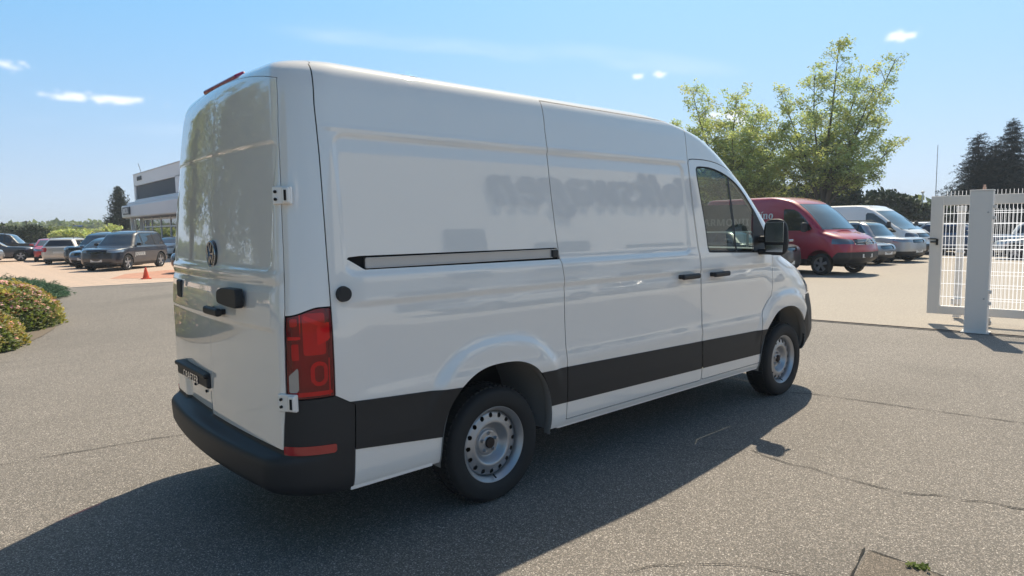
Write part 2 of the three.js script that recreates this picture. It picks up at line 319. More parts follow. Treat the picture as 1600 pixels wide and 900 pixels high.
function vanWheel(name, steer, front) {
  const g = new THREE.Group(); g.name = name;
  const sx = [[.232, -.09], [.30, -.115], [.335, -.108], [.349, -.085], [.3535, -.05], [.3545, 0], [.3535, .05], [.349, .085], [.335, .108], [.318, .116], [.28, .119], [.245, .112], [.232, .094], [.222, .088], [.222, -.085], [.232, -.09]];
  part('tyre', lathe(sx, 72), M.tyre, g);
  const tread = []; for (let k = 0; k < 60; k++) for (const s of [-1, 1]) { const a = (k + s * .25) / 60 * Math.PI * 2; const b = new THREE.BoxGeometry(.024, .012, .05); b.rotateY(0); tr(b, 0, .3535, s * .052); b.rotateZ(a); tread.push(b); }
  part('tread', merged(tread), M.tyre, g);
  // pressed steel disc with round holes near its edge
  let disc = fromGeo(lathe([[.205, .03], [.196, .052], [.182, .060], [.166, .062], [.150, .066], [.135, .074], [.122, .066], [.108, .044], [.092, .022], [.082, .016], [.078, .030], [.074, .036], [.05, .036], [.036, .036], [.034, .044], [.030, .046], [.0, .046]].reverse(), 96));
  for (let k = 0; k < 16; k++) { const a = k / 16 * Math.PI * 2, cx = .176 * Math.cos(a), cy = .176 * Math.sin(a); disc = carve(disc, (x, y) => Math.hypot(x - cx, y - cy) - .0155)[1]; }
  part('rim', merged([geo(disc), lathe([[.160, -.085], [.205, -.06], [.206, .0], [.204, .06], [.208, .076], [.222, .088], [.229, .098], [.233, .100], [.235, .094], [.228, .084]].reverse(), 72)]), M.steel, g);
  part('brake_disc', lathe([[.0, -.02], [.15, -.02], [.15, .0], [.0, .0]].reverse(), 40), M.dark, g);
  const nuts = []; for (let k = 0; k < 5; k++) { const a = k / 5 * Math.PI * 2 + .3; nuts.push(tr(new THREE.CylinderGeometry(.010, .012, .022, 6), .056 * Math.cos(a), .056 * Math.sin(a), .046, 0, 0, 0).clone()); nuts[k] = new THREE.CylinderGeometry(.010, .012, .022, 6).rotateX(Math.PI / 2).translate(.056 * Math.cos(a), .056 * Math.sin(a), .046); }
  for (const q of nuts) part('wheel_nut', q, M.steel, g);
  part('hub', lathe([[.034, .036], [.033, .056], [.027, .060], [0, .060]].reverse(), 24), std([.05, .035, .028], .7, .4), g);
  part('valve', bar([.0, -.195, .075], [.0, -.207, .104], .005, 8), M.rubber, g);
  g.rotation.y = steer; return g;
}
function vwBadge(r) {   // ring with V over W
  const l = [new THREE.TorusGeometry(r * .92, r * .09, 10, 40)];
  const st = (a, b) => { const d = Math.hypot(b[0] - a[0], b[1] - a[1]), q = new THREE.BoxGeometry(d + r * .06, r * .15, r * .14); q.rotateZ(Math.atan2(b[1] - a[1], b[0] - a[0])); q.translate((a[0] + b[0]) / 2 * 1, (a[1] + b[1]) / 2, 0); l.push(q); };
  const k = r; st([-.32 * k, .84 * k], [0, .14 * k]); st([.32 * k, .84 * k], [0, .14 * k]);
  st([-.72 * k, .52 * k], [-.34 * k, -.74 * k]); st([-.34 * k, -.74 * k], [0, -.06 * k]); st([0, -.06 * k], [.34 * k, -.74 * k]); st([.34 * k, -.74 * k], [.72 * k, .52 * k]);
  return merged(l);
}
const van = thing('white_van', 'large white high-roof panel van seen from behind, parked in the middle of the asphalt', 'van');
{
  const right = f => (x, y, z, nx, ny, nz) => z > .3 ? f(x, y, z, nx, ny, nz) : .5, left = f => (x, y, z) => z < -.3 ? f(x, y, -z) : .5, both = f => (x, y, z) => Math.abs(z) > .3 ? f(x, y, Math.abs(z)) : .5;
  const back = f => (x, y, z) => x < .42 ? f(z, y, x) : .5;
  let S = skin(vanRows, [64, 26, 330, 60, 24], [40, 12, 70, 20, 12], .0135, vanFeat);
  const parts = {};                        // name -> pieces
  const seams = [];
  const cutPanel = (f, gap = .0036) => { const [a, b] = carve(S, (...q) => f(...q) + gap); const [s, r] = carve(b, (...q) => f(...q) - gap); seams.push(s); S = r; return a; };
  const seamLine = f => { const [a, b] = carve(S, f); return [a, b]; };
  const zpos = m => carve(m, (x, y, z) => -z);
  // wheel openings
  S = carve(S, both(rearArch))[1]; S = carve(S, (x, y, z) => Math.abs(z) > .2 ? frontArch(x, y) : .5)[1];
  const EZ = [[.5, .895], [.6, .90], [.87, .932], [1.1, .936], [1.3, .932], [1.545, .905], [1.835, .868], [2.035, .838], [2.25, .803], [2.35, .782], [2.446, .754], [2.6, .71]];
  const edgeZ = y => { let k = 0; while (k < EZ.length - 2 && EZ[k + 1][0] < y) k++; return lerp(EZ[k][1], EZ[k + 1][1], clamp((y - EZ[k][0]) / (EZ[k + 1][0] - EZ[k][0]))); };
  // rear lamps: lie across the rear corners
  const lampF = (x, y, z) => { if (x > .6 || Math.abs(z) < .5) return .5; const a = Math.abs(z); const inner = edgeZ(y) + .004 - a; return Math.max(x - .296, inner, y - (1.292 - .035 * step01(.06, .20, .30 - x)), .852 + .0 - y); };
  const lamps = cutPanel(lampF, .004);
  // rear doors
  const doorTop = z => 2.488 - .075 * Math.abs(z / .75) ** 2.2;
  const doors = cutPanel((x, y, z) => x > .3 ? .5 : Math.max(Math.abs(z) - edgeZ(y), y - doorTop(z), .598 - y), .0016);
  // rear corner posts: the seam between the post and the side panel
  const seam1 = sdPoly([[-1, 3], [.330, 3], [.328, 2.47], [.314, 2.28], [.312, 2.03], [.305, 1.75], [.300, 1.54], [.297, 1.28], [.297, .80], [-1, .80]]);
  // black lower corners and bumper
  const blackRear = (x, y, z) => { if (x > .6) return .5; return Math.max(y - (x < .298 ? .852 : .852 - (x - .298) * .60), x - .399 - (y - .56) * .02); };
  const bumper = cutPanel((x, y, z) => blackRear(x, y, z), .0022);
  // right side: sliding door and front door
  const sd = sdPoly([[1.949, .387], [1.941, .738], [1.929, .89], [1.921, 1.143], [1.921, 1.33], [1.908, 1.46], [1.893, 1.65], [1.884, 1.89], [1.884, 2.135], [1.882, 2.3], [1.889, 2.482], [3.474, 2.474], [3.464, 2.31], [3.457, 2.13], [3.458, 1.823], [3.482, 1.516], [3.491, 1.259], [3.507, .998], [3.513, .788], [3.541, .387]]);
  const fdP = smoothPoly([[3.60, .392], [3.552, .392], [3.549, .43], [3.524, .79], [3.518, 1.0], [3.502, 1.26], [3.494, 1.516], [3.469, 1.823], [3.468, 2.1], [3.462, 2.185], [3.55, 2.196], [3.75, 2.195], [3.92, 2.175], [4.09, 2.123], [4.27, 2.035], [4.47, 1.84], [4.66, 1.63], [4.74, 1.50], [4.68, 1.38], [4.668, 1.2], [4.668, 1.02], [4.56, .94], [4.482, .86], [4.468, .73], [4.495, .43], [4.50, .392], [4.45, .392], [4.0, .392]], 1);
  const fd = sdPoly(fdP);
  let slide = cutPanel(right((x, y) => sd(x, y)));
  let front = cutPanel(both((x, y) => fd(x, y)));
  // windows of the front doors: glass, a divider bar, a black seal and a corner triangle
  const winP = smoothPoly([[3.66, 1.434], [3.630, 1.437], [3.626, 1.47], [3.612, 1.669], [3.584, 1.877], [3.562, 2.05], [3.560, 2.132], [3.64, 2.142], [3.80, 2.138], [3.99, 2.098], [4.15, 2.03], [4.26, 1.955], [4.42, 1.80], [4.60, 1.56], [4.665, 1.45], [4.66, 1.405], [4.55, 1.405], [4.2, 1.414], [3.9, 1.426]], 1), win = sdPoly(winP);
  let opening; [opening, front] = carve(front, both((x, y) => win(x, y)));
  let tri; [tri, opening] = carve(opening, (x, y) => 4.337 + (y - 1.41) * .19 - x);
  let bars, rest; { const bx = y => 4.06 - step01(1.6, 2.08, y) * .02; [rest, opening] = carve(opening, (x, y) => x - bx(y) - .014); [opening, bars] = [join(opening), null]; let aft; [aft, bars] = carve(rest, (x, y) => x - bx(y) + .014); opening = join(aft, opening); }
  let seal; [opening, seal] = carve(opening, both((x, y) => Math.max(win(x, y) + .016, x - 4.325 - (y - 1.41) * .19)));
  // black mid-height trim and the lower parts
  const trimTop = x => x < 1.6 ? .806 - (x - .40) * .06 : lerp(.752, .700, clamp((x - 1.67) / 2.9)), trimBot = x => x < 1.6 ? .556 - (x - .4) * .11 : lerp(.508, .478, clamp((x - 1.85) / 2.6));
  const trimF = both((x, y) => Math.max(y - trimTop(x), trimBot(x) - y, .2 - x, x - 4.62));
  let trimS, trimD, trimB; [trimS, slide] = carve(slide, trimF); [trimD, front] = carve(front, trimF); [trimB, S] = carve(S, trimF);
  // rear seam of the side panel and the fender seam
  const post = cutPanel((x, y, z) => Math.abs(z) > .25 && y < 2.49 ? seam1(x, y) : (x < .35 ? Math.max(x - .34, 2.40 - y) : .5) , .0032);
  // front bumper, headlamps, grille, windscreen
  const fb = (x, y, z) => Math.max(y - .80 + clamp((x - 5.35) * .55, -.2, .0), 5.33 + step01(.55, .75, y) * .06 - x);
  const frontBumper = cutPanel((x, y, z) => Math.max(y - lerp(.60, .955, clamp((x - 5.27) / .10)), 5.24 - x), .003);
  const lampHead = cutPanel((x, y, z) => x < 5 ? .5 : Math.max(.98 - y, y - 1.13 + clamp((Math.abs(z) - .6) * .1, -.05, .05), .48 - Math.abs(z), 5.40 - x + (1.1 - y) * .2), .003);
  let grille; [grille, S] = carve(S, (x, y, z) => x < 5.5 ? .5 : rrect(z, y, -.46, .46, .95, 1.14, .03));
  let screen; [screen, S] = carve(S, (x, y, z) => x < 3.6 ? .5 : Math.max(y - 2.30, 1.43 - y, Math.abs(z) - (rowAtW(y) - .14)));
  function rowAtW(y) { return lerp(.99, .88, clamp((y - 1.5) / .8)); }
  // rail slot in the right side
  const railP = sdPoly([[.392, 1.527], [.44, 1.50], [.500, 1.462], [1.906, 1.455], [1.892, 1.53], [.484, 1.533]]);
  let slot; [slot, S] = carve(S, right((x, y) => x > 1.92 ? .5 : railP(x, y)));
  // the roof above the doors: the seam of the roof skin along the sides
  const roofF = (x, y, z) => 2.503 - y; let roof; 
  // assemble
  const wm = M.white;
  const panel = (name, m, mat, parent = van, label, d = .022) => part(name, merged([geo(m), geo(rim(m, d))]), mat, parent, label);
  const body = panel('body', S, wm, van);
  for (const s of seams) { const [r, l] = zpos(s); for (const q of [r, l]) if (q.p.length) part('seam', geo(offset(q, -.008)), M.dark, van); }
  for (const [m, nm] of [[post, 'corner_post']]) { const [r, l] = zpos(m); panel(nm, r, wm); panel(nm, l, wm); }
  panel('bumper', bumper, M.blackPlastic, van, 'black plastic rear bumper with a step and raised corners');
  // rear doors
  {
    let [dr, dl] = carve(doors, (x, y, z) => .0055 - z), [dl2, mid] = carve(dl, (x, y, z) => z - .0025); part('seam', geo(offset(mid, -.005)), M.dark, van);
    const R = panel('rear_door', dr, wm, van, 'right rear door with a long black handle cover'), L = panel('rear_door', dl2, wm, van, 'left rear door with the number plate recess');
    const onRear = (z, y) => { const q = rowAt(vanRows, y); return q[1] + q[2] * (z / q[5]) ** 2; };
    // long moulded handle cover
    part('handle_cover', tr(extrude(smoothPoly([[-.150, -.020], [-.135, .038], [.135, .046], [.148, .040], [.148, -.040], [.12, -.047], [-.135, -.040]], 2), .030, { bevelEnabled: true, bevelSize: .006, bevelThickness: .006, bevelSegments: 2 }), onRear(.42, 1.33) - .024, 1.325, .435, 0, Math.PI / 2 + Math.PI), M.blackPlastic, R);
    part('handle', merged([rbox(.035, .045, .235, .016, onRear(.2, 1.235) - .048, 1.232, .205, 3), rbox(.06, .03, .03, .01, onRear(.2, 1.235) - .02, 1.232, .12), rbox(.06, .03, .03, .01, onRear(.2, 1.235) - .02, 1.232, .29)]), M.blackPlastic, R);
    part('handle_cover', rbox(.03, .115, .10, .014, onRear(-.6, 1.31) - .008, 1.305, -.60, 3), M.blackPlastic, L);
    const bd = new THREE.Group(); bd.name = 'badge'; bd.position.set(onRear(.04, 1.536) + .004, 1.536, .036); bd.rotation.y = -Math.PI / 2; L.add(bd);
    part('badge_disc', cyl(.082, .014, 0, 0, 0, 40).rotateX(Math.PI / 2), M.blackGloss, bd); part('badge_emblem', vwBadge(.078).scale(1, 1, .7).translate(0, 0, .009), std([.42, .43, .45], .25, 1), bd);
    // number plate lamp strip with the model lettering
    const st = new THREE.Group(); st.name = 'plate_lamp_strip'; st.position.set(onRear(-.33, .80) - .002, .788, -.345); st.rotation.y = -Math.PI / 2 ; L.add(st);
    part('strip', merged([rbox(.62, .085, .05, .016, 0, 0, 0, 3), rbox(.62, .03, .07, .012, 0, .034, .006)]), M.blackPlastic, st);
    part('lettering', text('CRAFTER', .047, .004).scale(1.12, 1, 1).translate(.0, -.012, .026), M.chrome, st);
    for (const z of [-.45, -.2]) part('plate_screw', tr(cyl(.009, .01, 0, 0, 0, 10), onRear(z, .7) + .018, .70, z, 0, 0, Math.PI / 2), M.rubber, L);
    // hinges
    for (const s of [1, -1]) for (const y of [1.833, .842, ]) {
      const zz = edgeZ(y), x0 = onRear(zz, y) + .012, h = new THREE.Group(); h.name = 'hinge'; h.position.set(x0 + .015, y, s * (zz + .012)); h.rotation.y = s > 0 ? -1.05 : 1.05 + Math.PI; van.add(h);
      part('hinge_plate', merged([rbox(.105, .085, .022, .006, 0, 0, s > 0 ? .012 : -.012), rbox(.040, .078, .04, .01, .03, 0, s > 0 ? .016 : -.016)]), wm, h);
      for (const yy of [-.018, .018]) part('hinge_bolt', tr(new THREE.CylinderGeometry(.0075, .0075, .01, 8), -.03, yy, s > 0 ? .026 : -.026, Math.PI / 2), M.rubber, h);
      part('hinge_slot', box(.012, .05, .006, .034, 0, s > 0 ? .0365 : -.0365), M.dark, h);
    }
    // third brake lamp on the roof lip
    part('brake_lamp', tr(rbox(.07, .035, .56, .014, 0, 0, 0, 3), .196, 2.514, -.04, 0, 0, .5), M.roofLamp, van);
  }
  // sliding door and front doors
  const SD = panel('sliding_door', slide, wm, van, 'white sliding side door with a black pull handle');
  panel('trim_strip', offset(trimS, .004), M.blackPlastic, SD, undefined, .01);
  const handle = (x, y, parent, s = 1) => { const z = sideZ(vanRows, x, y) + .022; const g = part('handle', merged([rbox(.235, .042, .034, .016, x, y, s * (z + .022), 3), rbox(.03, .034, .05, .01, x - .095, y, s * (z - .002)), rbox(.03, .034, .05, .01, x + .095, y, s * (z - .002))]), M.blackPlastic, parent); return g; };
  handle(3.30, 1.262, SD); 
  const [fr, fl] = zpos(front), doorsF = [[fr, 1], [fl, -1]].map(([m, s]) => {
    const D = panel('front_door', m, wm, van); handle(3.74, 1.257, D, s); return D;
  });
  for (const [m, name, mat, d] of [[opening, 'window', M.glass, -.006], [seal, 'window_seal', M.rubber, -.002], [bars, 'window_bar', M.blackPlastic, -.002], [tri, 'window_corner', M.blackPlastic, .002], [trimD, 'trim_strip', M.blackPlastic, .004]]) {
    const [r, l] = zpos(m); part(name, geo(offset(r, d)), mat, doorsF[0]); part(name, geo(offset(l, d)), mat, doorsF[1]);
  }
  panel('trim_strip', offset(trimB, .004), M.blackPlastic, van, undefined, .01);
  // rail and fuel cap
  part('rail_slot', geo(offset(slot, -.018)), M.dark, van);
  part('rail', merged([box(1.37, .050, .012, 1.195, 1.496, sideZ(vanRows, 1, 1.49) - .018), box(1.37, .005, .022, 1.195, 1.520, sideZ(vanRows, 1, 1.5) - .014), box(1.37, .004, .020, 1.195, 1.470, sideZ(vanRows, 1, 1.475) - .014)]), M.alu, van);
  part('rail_cap', rbox(.05, .05, .03, .006, 1.868, 1.492, sideZ(vanRows, 1.8, 1.49) - .012), M.blackPlastic, van);
  part('fuel_cap', tr(new THREE.CylinderGeometry(.036, .040, .022, 28), .366, 1.350, sideZ(vanRows, .37, 1.35) + .013, Math.PI / 2), M.blackPlastic, van);
  // lamps
  for (const s of [1, -1]) {
    const m = carve(lamps, (x, y, z) => -s * z)[0]; if (!m.p.length) continue;
    const L = part('tail_light', geo(offset(m, -.055)), M.redDeep, van, s > 0 ? 'right tail light, red with a small clear reversing lamp' : 'left tail light at the far rear corner');
    const rev = (x, y, z) => Math.max(x - .134, y - lerp(.965, 1.012, clamp((x - .09) / .044)), .888 - y, .098 - x);
    const [clear, rest] = carve(m, rev);
    part('lens', geo(offset(rest, .004)), M.redGlass, L); 
    if (clear.p.length) part('reversing_lamp', geo(offset(clear, .003)), M.clearLens, L);
    // ribs and reflectors inside the lamp
    const strip = (f, d, mat) => { if (s < 0) return; const q = carve(m, f)[0]; if (q.p.length) part('lamp_element', geo(offset(q, d)), mat, L); };
    strip((x, y) => rrect(x, y, .158, .268, 1.062, 1.268, .012), -.022, M.redPanel);
    strip((x, y) => Math.max(Math.abs(x - .255) - .032, Math.abs(y - 1.165 - (x - .25) * .4) - .045), -.012, M.redBright);
    strip((x, y) => Math.max(Math.abs(x - .215) - .05, Math.abs(y - 1.232 + (x - .2) * .5) - .012), -.012, M.redBright);
    strip((x, y) => Math.abs(x - .150) - .004, -.008, M.redBright);
    strip((x, y) => Math.max(Math.abs(x - .276) - .004, y - 1.05), -.008, M.redPanel);
    strip((x, y) => Math.abs(y - 1.050) - .004, -.008, M.redPanel);
    strip((x, y) => Math.abs(rrect(x, y, .196, .262, .918, 1.02, .03)) - .010, -.020, M.redPanel);
    strip((x, y) => Math.max(Math.abs(y - .874) - .011, x - .29), -.008, M.redPanel);
    strip((x, y) => Math.max(Math.abs(y - 1.150) - .008, x - .148), -.010, M.redBright);
    strip((x, y) => Math.max(Math.abs(y - 1.225) - .02, Math.abs(x - .12) - .016), -.020, M.redPanel);
    strip((x, y) => Math.max(Math.abs(y - 1.08) - .04, Math.abs(x - .12) - .016), -.024, M.redPanel);
    part('lamp_seal', geo(rim(m, .06)), M.dark, L);
    // reflector on the bumper corner
    const rf = carve(bumper, (x, y, z) => s * z > .5 ? Math.max(Math.abs(y - (.594 + (x - .2) * -.05)) - .022, x - .297, .905 - Math.abs(z)) : .5)[0];
    if (rf.p.length) part('reflector', merged([geo(offset(rf, .004)), geo(rim(offset(rf, .004), .006))]), M.reflector, van);
  }
  part('windscreen', geo(offset(screen, -.005)), M.glass, van); part('grille', geo(offset(grille, -.02)), M.blackGloss, van);
  panel('front_bumper', frontBumper, M.blackPlastic, van);
  for (const s of [1, -1]) { const q = carve(lampHead, (x, y, z) => -s * z)[0]; if (q.p.length) part('headlight', merged([geo(offset(q, .002)), geo(rim(q, .05))]), phy([.10, .12, .14], { roughness: .06, metalness: .3, clearcoat: 1 }), van); }
  // mirrors
  for (const s of [1, -1]) {
    const g = new THREE.Group(); g.name = 'wing_mirror'; g.position.set(4.44, 1.545, s * 1.160); van.add(g);
    const hs = fromGeo(new THREE.SphereGeometry(1, 40, 28)); // squared-off housing
    for (let k = 0; k < hs.p.length; k += 3) { const q = [hs.p[k], hs.p[k + 1], hs.p[k + 2]].map(v => Math.sign(v) * Math.abs(v) ** .60); const back = q[0] < 0; hs.p[k] = q[0] * (back ? .035 : .085) ; hs.p[k + 1] = q[1] * (.160 - .02 * (q[0] > 0 ? q[0] : 0)); hs.p[k + 2] = q[2] * (.108 - .03 * (q[0] > 0 ? q[0] : 0)) + q[1] * -.008 * s; }
    finish(hs); part('mirror_housing', geo(hs), M.blackPlastic, g);
    part('mirror_glass', rbox(.006, .175, .165, .002, -.035, .045, 0), M.chrome, g); part('wide_angle_glass', rbox(.006, .062, .155, .002, -.035, -.098, 0), M.chrome, g);
    part('mirror_frame', merged([box(.008, .012, .17, -.036, -.054, 0)]), M.blackPlastic, g);
    part('turn_signal', rbox(.075, .018, .02, .005, .05, -.03, s * .104), M.clearLens, g);
    part('mirror_arm', merged([rbox(.10, .05, .16, .02, .02, -.13, -s * .11), rbox(.07, .06, .10, .02, .03, -.02, -s * .13)]), M.blackPlastic, g);
  }
  // wheels, arches and underbody
  for (const [cx, cy] of [WHEEL_R, WHEEL_F]) for (const s of [1, -1]) {
    const w = vanWheel('wheel', 0); w.position.set(cx, cy, s * .878); if (s < 0) w.rotation.y = Math.PI; van.add(w);
  }
  for (const s of [1, -1]) for (const [f, cx, a, b, p] of [[rearArch, 1.366, .435, .512, 2.5], [frontArch, 4.94, .45, .53, 2.3]]) {
    const m = { p: [], i: [] }, N = 60; 
    for (let k = 0; k <= N; k++) {
      const t = lerp(-.12, 1.12, k / N); let x, y;
      if (t < 0) { x = cx - a; y = .351 + t * .3; } else if (t > 1) { x = cx + a; y = .351 - (t - 1) * .3; } else { const th = Math.PI * (1 - t), c = Math.cos(th), sn = Math.sin(th); x = cx + a * Math.sign(c) * Math.abs(c) ** (2 / p); y = .351 + b * sn ** (2 / p); }
      const zo = sideZ(vanRows, x, y) + .012; m.p.push(x, y, s * zo, x, y, s * (zo - .06), x + (x - cx) * .05, y + .02, s * (zo - .07), x + (x - cx) * .05, y + .02, s * .5);
      if (k) for (let j = 0; j < 3; j++) { const q = (k - 1) * 4 + j; if (s > 0) m.i.push(q, q + 4, q + 5, q, q + 5, q + 1); else m.i.push(q, q + 5, q + 4, q, q + 1, q + 5); }
    }
    part('wheel_arch', geo(finish(m)), M.liner, van);
    part('wheel_well', box(1.05, .75, .03, cx, .62, s * .49), M.dark, van);
  }
  part('underbody', merged([box(5.2, .05, 1.0, 2.75, .40, 0), box(.42, .05, 1.9, .55, .36, 0), box(2.6, .05, 1.9, 3.18, .40, 0), box(1.4, .06, .06, 1.3, .36, 0), bar([.9, .34, .5], [3.5, .34, .5], .05, 10), box(.12, .14, 1.5, 1.346, .34, 0), box(.14, .1, 1.4, 4.98, .3, 0), box(.6, .22, .4, 2.2, .36, .5)]), M.dark, van);
  for (const q of [box(2.60, .03, .05, 3.18, .352, .955), box(2.60, .03, .05, 3.18, .352, -.955), box(.50, .02, .04, .63, .350, .965)]) part('sill', q, M.white, van);
  // cab
  part('partition', rbox(.03, 1.9, 1.7, .01, 3.50, 1.42, 0), std([.16, .16, .165], .8), van);
  part('load_floor', box(3.3, .03, .96, 1.85, .62, 0), std([.12, .1, .08], .8), van);
  for (const z of [-.48, .48]) {
    part('seat', merged([rbox(.5, .16, .5, .06, 4.02, .88, z, 3), tr(rbox(.14, .68, .48, .06, 0, 0, 0, 3), 3.74, 1.24, z, 0, 0, .14), tr(rbox(.10, .2, .27, .05, 0, 0, 0, 3), 3.67, 1.67, z, 0, 0, .1), box(.4, .3, .4, 4.0, .65, z)]), M.seat, van);
  }
  part('dashboard', merged([rbox(.5, .40, 1.8, .1, 4.83, 1.15, 0, 4), rbox(.3, .6, .4, .06, 4.75, .95, 0)]), M.seat, van);
  part('steering_wheel', merged([tr(new THREE.TorusGeometry(.19, .016, 10, 40), 4.52, 1.28, -.48, 0, Math.PI / 2, -.5), bar([4.52, 1.28, -.48], [4.75, 1.15, -.48], .03)]), M.rubber, van);
  part('cab_floor', box(1.7, .03, 1.8, 4.35, .55, 0), M.dark, van); part('firewall', box(.04, .9, 1.75, 5.1, .95, 0), M.dark, van);
}
// ---------------------------------------------------------------- ground
function stones(n, metres, seed, count, rmin, rmax, base, pal) {   // crushed stone in bitumen, as colour and height
  const R = rng(seed), c = new Uint8Array(n * n * 4), h = new Uint8Array(n * n * 4), px = n / metres;
  for (let k = 0; k < n * n; k++) { const v = base[0] + (R() - .5) * base[3]; c[k * 4] = v * 255; c[k * 4 + 1] = (v + base[1]) * 255; c[k * 4 + 2] = (v + base[2]) * 255; c[k * 4 + 3] = 255; h[k * 4] = 60 + R() * 30; h[k * 4 + 3] = 255; }
  for (let s = 0; s < count; s++) {
    const cx = R() * n, cy = R() * n, r = lerp(rmin, rmax, R() ** 1.6) * px, e = .6 + R() * .5, th = R() * 3.14, ct = Math.cos(th), st = Math.sin(th), p = pal[Math.floor(R() * pal.length)], b = .8 + R() * .4, hh = 120 + R() * 120, r0 = Math.ceil(r * 1.2);
    for (let y = -r0; y <= r0; y++) for (let x = -r0; x <= r0; x++) {
      const u = (x * ct + y * st) / r, v = (-x * st + y * ct) / (r * e), d = Math.abs(u) ** 2.5 + Math.abs(v) ** 2.5; if (d > 1) continue;
      const k = ((((cy + y) | 0) + n) % n * n + (((cx + x) | 0) + n) % n) * 4; c[k] = clamp(p[0] * b) * 255; c[k + 1] = clamp(p[1] * b) * 255; c[k + 2] = clamp(p[2] * b) * 255; h[k] = hh * (1 - d * .4);
    }
  }
  for (let k = 0; k < n * n; k++) h[k * 4 + 1] = h[k * 4 + 2] = h[k * 4];
  return [c, h];
}
const flat = (x0, x1, z0, z1, nx, nz, y, uvs, tint) => {   // a level sheet with uv in metres and a slow change of tone
  const g = new THREE.PlaneGeometry(x1 - x0, z1 - z0, nx, nz).rotateX(-Math.PI / 2).translate((x0 + x1) / 2, y, (z0 + z1) / 2), P = g.attributes.position, U = g.attributes.uv, C = new Float32Array(P.count * 3);
  for (let k = 0; k < P.count; k++) { const x = P.getX(k), z = P.getZ(k); U.setXY(k, x / uvs, z / uvs); const t = tint ? tint(x, z) : [1, 1, 1]; C.set(t, k * 3); }
  g.setAttribute('color', new THREE.BufferAttribute(C, 3)); return g;
};
const poly = (P, y, uvs, tint) => {   // a level sheet with any outline
  const s = new THREE.Shape(P.map(q => new THREE.Vector2(q[0], -q[1]))), g = new THREE.ShapeGeometry(s, 8).rotateX(-Math.PI / 2).translate(0, y, 0), Q = g.attributes.position, U = g.attributes.uv, C = new Float32Array(Q.count * 3).fill(1);
  for (let k = 0; k < Q.count; k++) { U.setXY(k, Q.getX(k) / uvs, Q.getZ(k) / uvs); if (tint) C.set(tint(Q.getX(k), Q.getZ(k)), k * 3); }
  g.setAttribute('color', new THREE.BufferAttribute(C, 3)); return g;
};
{
  const n = 2048, [c, h] = stones(n, 3.1, 5, 330000, .0013, .0042, [.36, -.010, -.03, .10], [[.49, .47, .44], [.53, .51, .48], [.60, .58, .55], [.45, .43, .41], [.42, .40, .38], [.50, .47, .43], [.66, .64, .61], [.47, .45, .43]]);
  const cm = texOf(c, n, 1, { srgb: true }), hm = texOf(h, n, 1);
  M.asphalt = new THREE.MeshStandardMaterial({ map: cm, bumpMap: hm, bumpScale: .0022, roughness: .88, vertexColors: true });
  const tint = (x, z) => { const a = fbm(x * .35 + 7, z * .35, 0, 4), b = fbm(x * 1.7, z * 1.7 + 5, 3, 3), s = step01(.5, .75, fbm(x * .12, z * .12, 9, 3)); const w = Math.min(Math.abs(z + .35 * x - 6.2 - .8 * Math.sin(x * .22)), Math.abs(z + .35 * x - 4.5 - .8 * Math.sin(x * .22)), Math.abs(z - .25 * x + 4.6), Math.abs(z - .25 * x + 6.2)), track = step01(.32, .05, w) * fbm(x * .8, z * .8, 4, 2), oil = step01(.67, .78, fbm(x * .55 + 31, z * .55, 6, 3)); const far = step01(6.5, 9.8, x) * .07 + .04 * step01(-.14, .14, x - 5.28 - (z - 1.21) * .175); const v = 1.04 + far + .30 * (a - .5) + .16 * (b - .5) - .07 * s - .10 * track - .16 * oil; return [v * 1.03, v * 1.0, v * 1.005]; };
  struct('asphalt_ground', flat(-30, 40, -22, 25, 280, 188, 0, 3.1, tint), M.asphalt);
}
{
  const n = 1024, [c, h] = stones(n, 2.5, 8, 50000, .002, .006, [.68, -.02, -.05, .05], [[.70, .68, .64], [.76, .74, .69], [.64, .61, .57], [.80, .77, .72]]);
  M.yard = new THREE.MeshStandardMaterial({ map: texOf(c, n, 1, { srgb: true }), bumpMap: texOf(h, n, 1), bumpScale: .002, roughness: .9, vertexColors: true });
  const tint = (x, z) => { const v = .96 + .2 * (fbm(x * .25, z * .25, 2, 4) - .5); return [v * .80, v * .755, v * .715]; };
  const yardSheet = (e, t) => { const g = flat(0, 1, -60, 25, 60, 100, .004, 2.5), P = g.attributes.position, U = g.attributes.uv, C = g.attributes.color; for (let k = 0; k < P.count; k++) { const z = P.getZ(k), x = lerp(e(z), 90, P.getX(k) ** 1.6); P.setX(k, x); U.setXY(k, x / 2.5, z / 2.5); const c = t(x, z); C.setXYZ(k, ...c); } return g; };
  // the yard beyond the gate, and the ground that runs on to the horizon
  const edge = z => 10.22 + (z - .64) * .13;
  struct('yard_pavement', yardSheet(edge, tint), M.yard);
  struct('far_ground', flat(-900, 900, -900, 900, 4, 4, -.05, 2.5, () => [.35, .42, .25]), new THREE.MeshStandardMaterial({ roughness: 1, vertexColors: true, color: lin(.35, .35, .3) }));
}
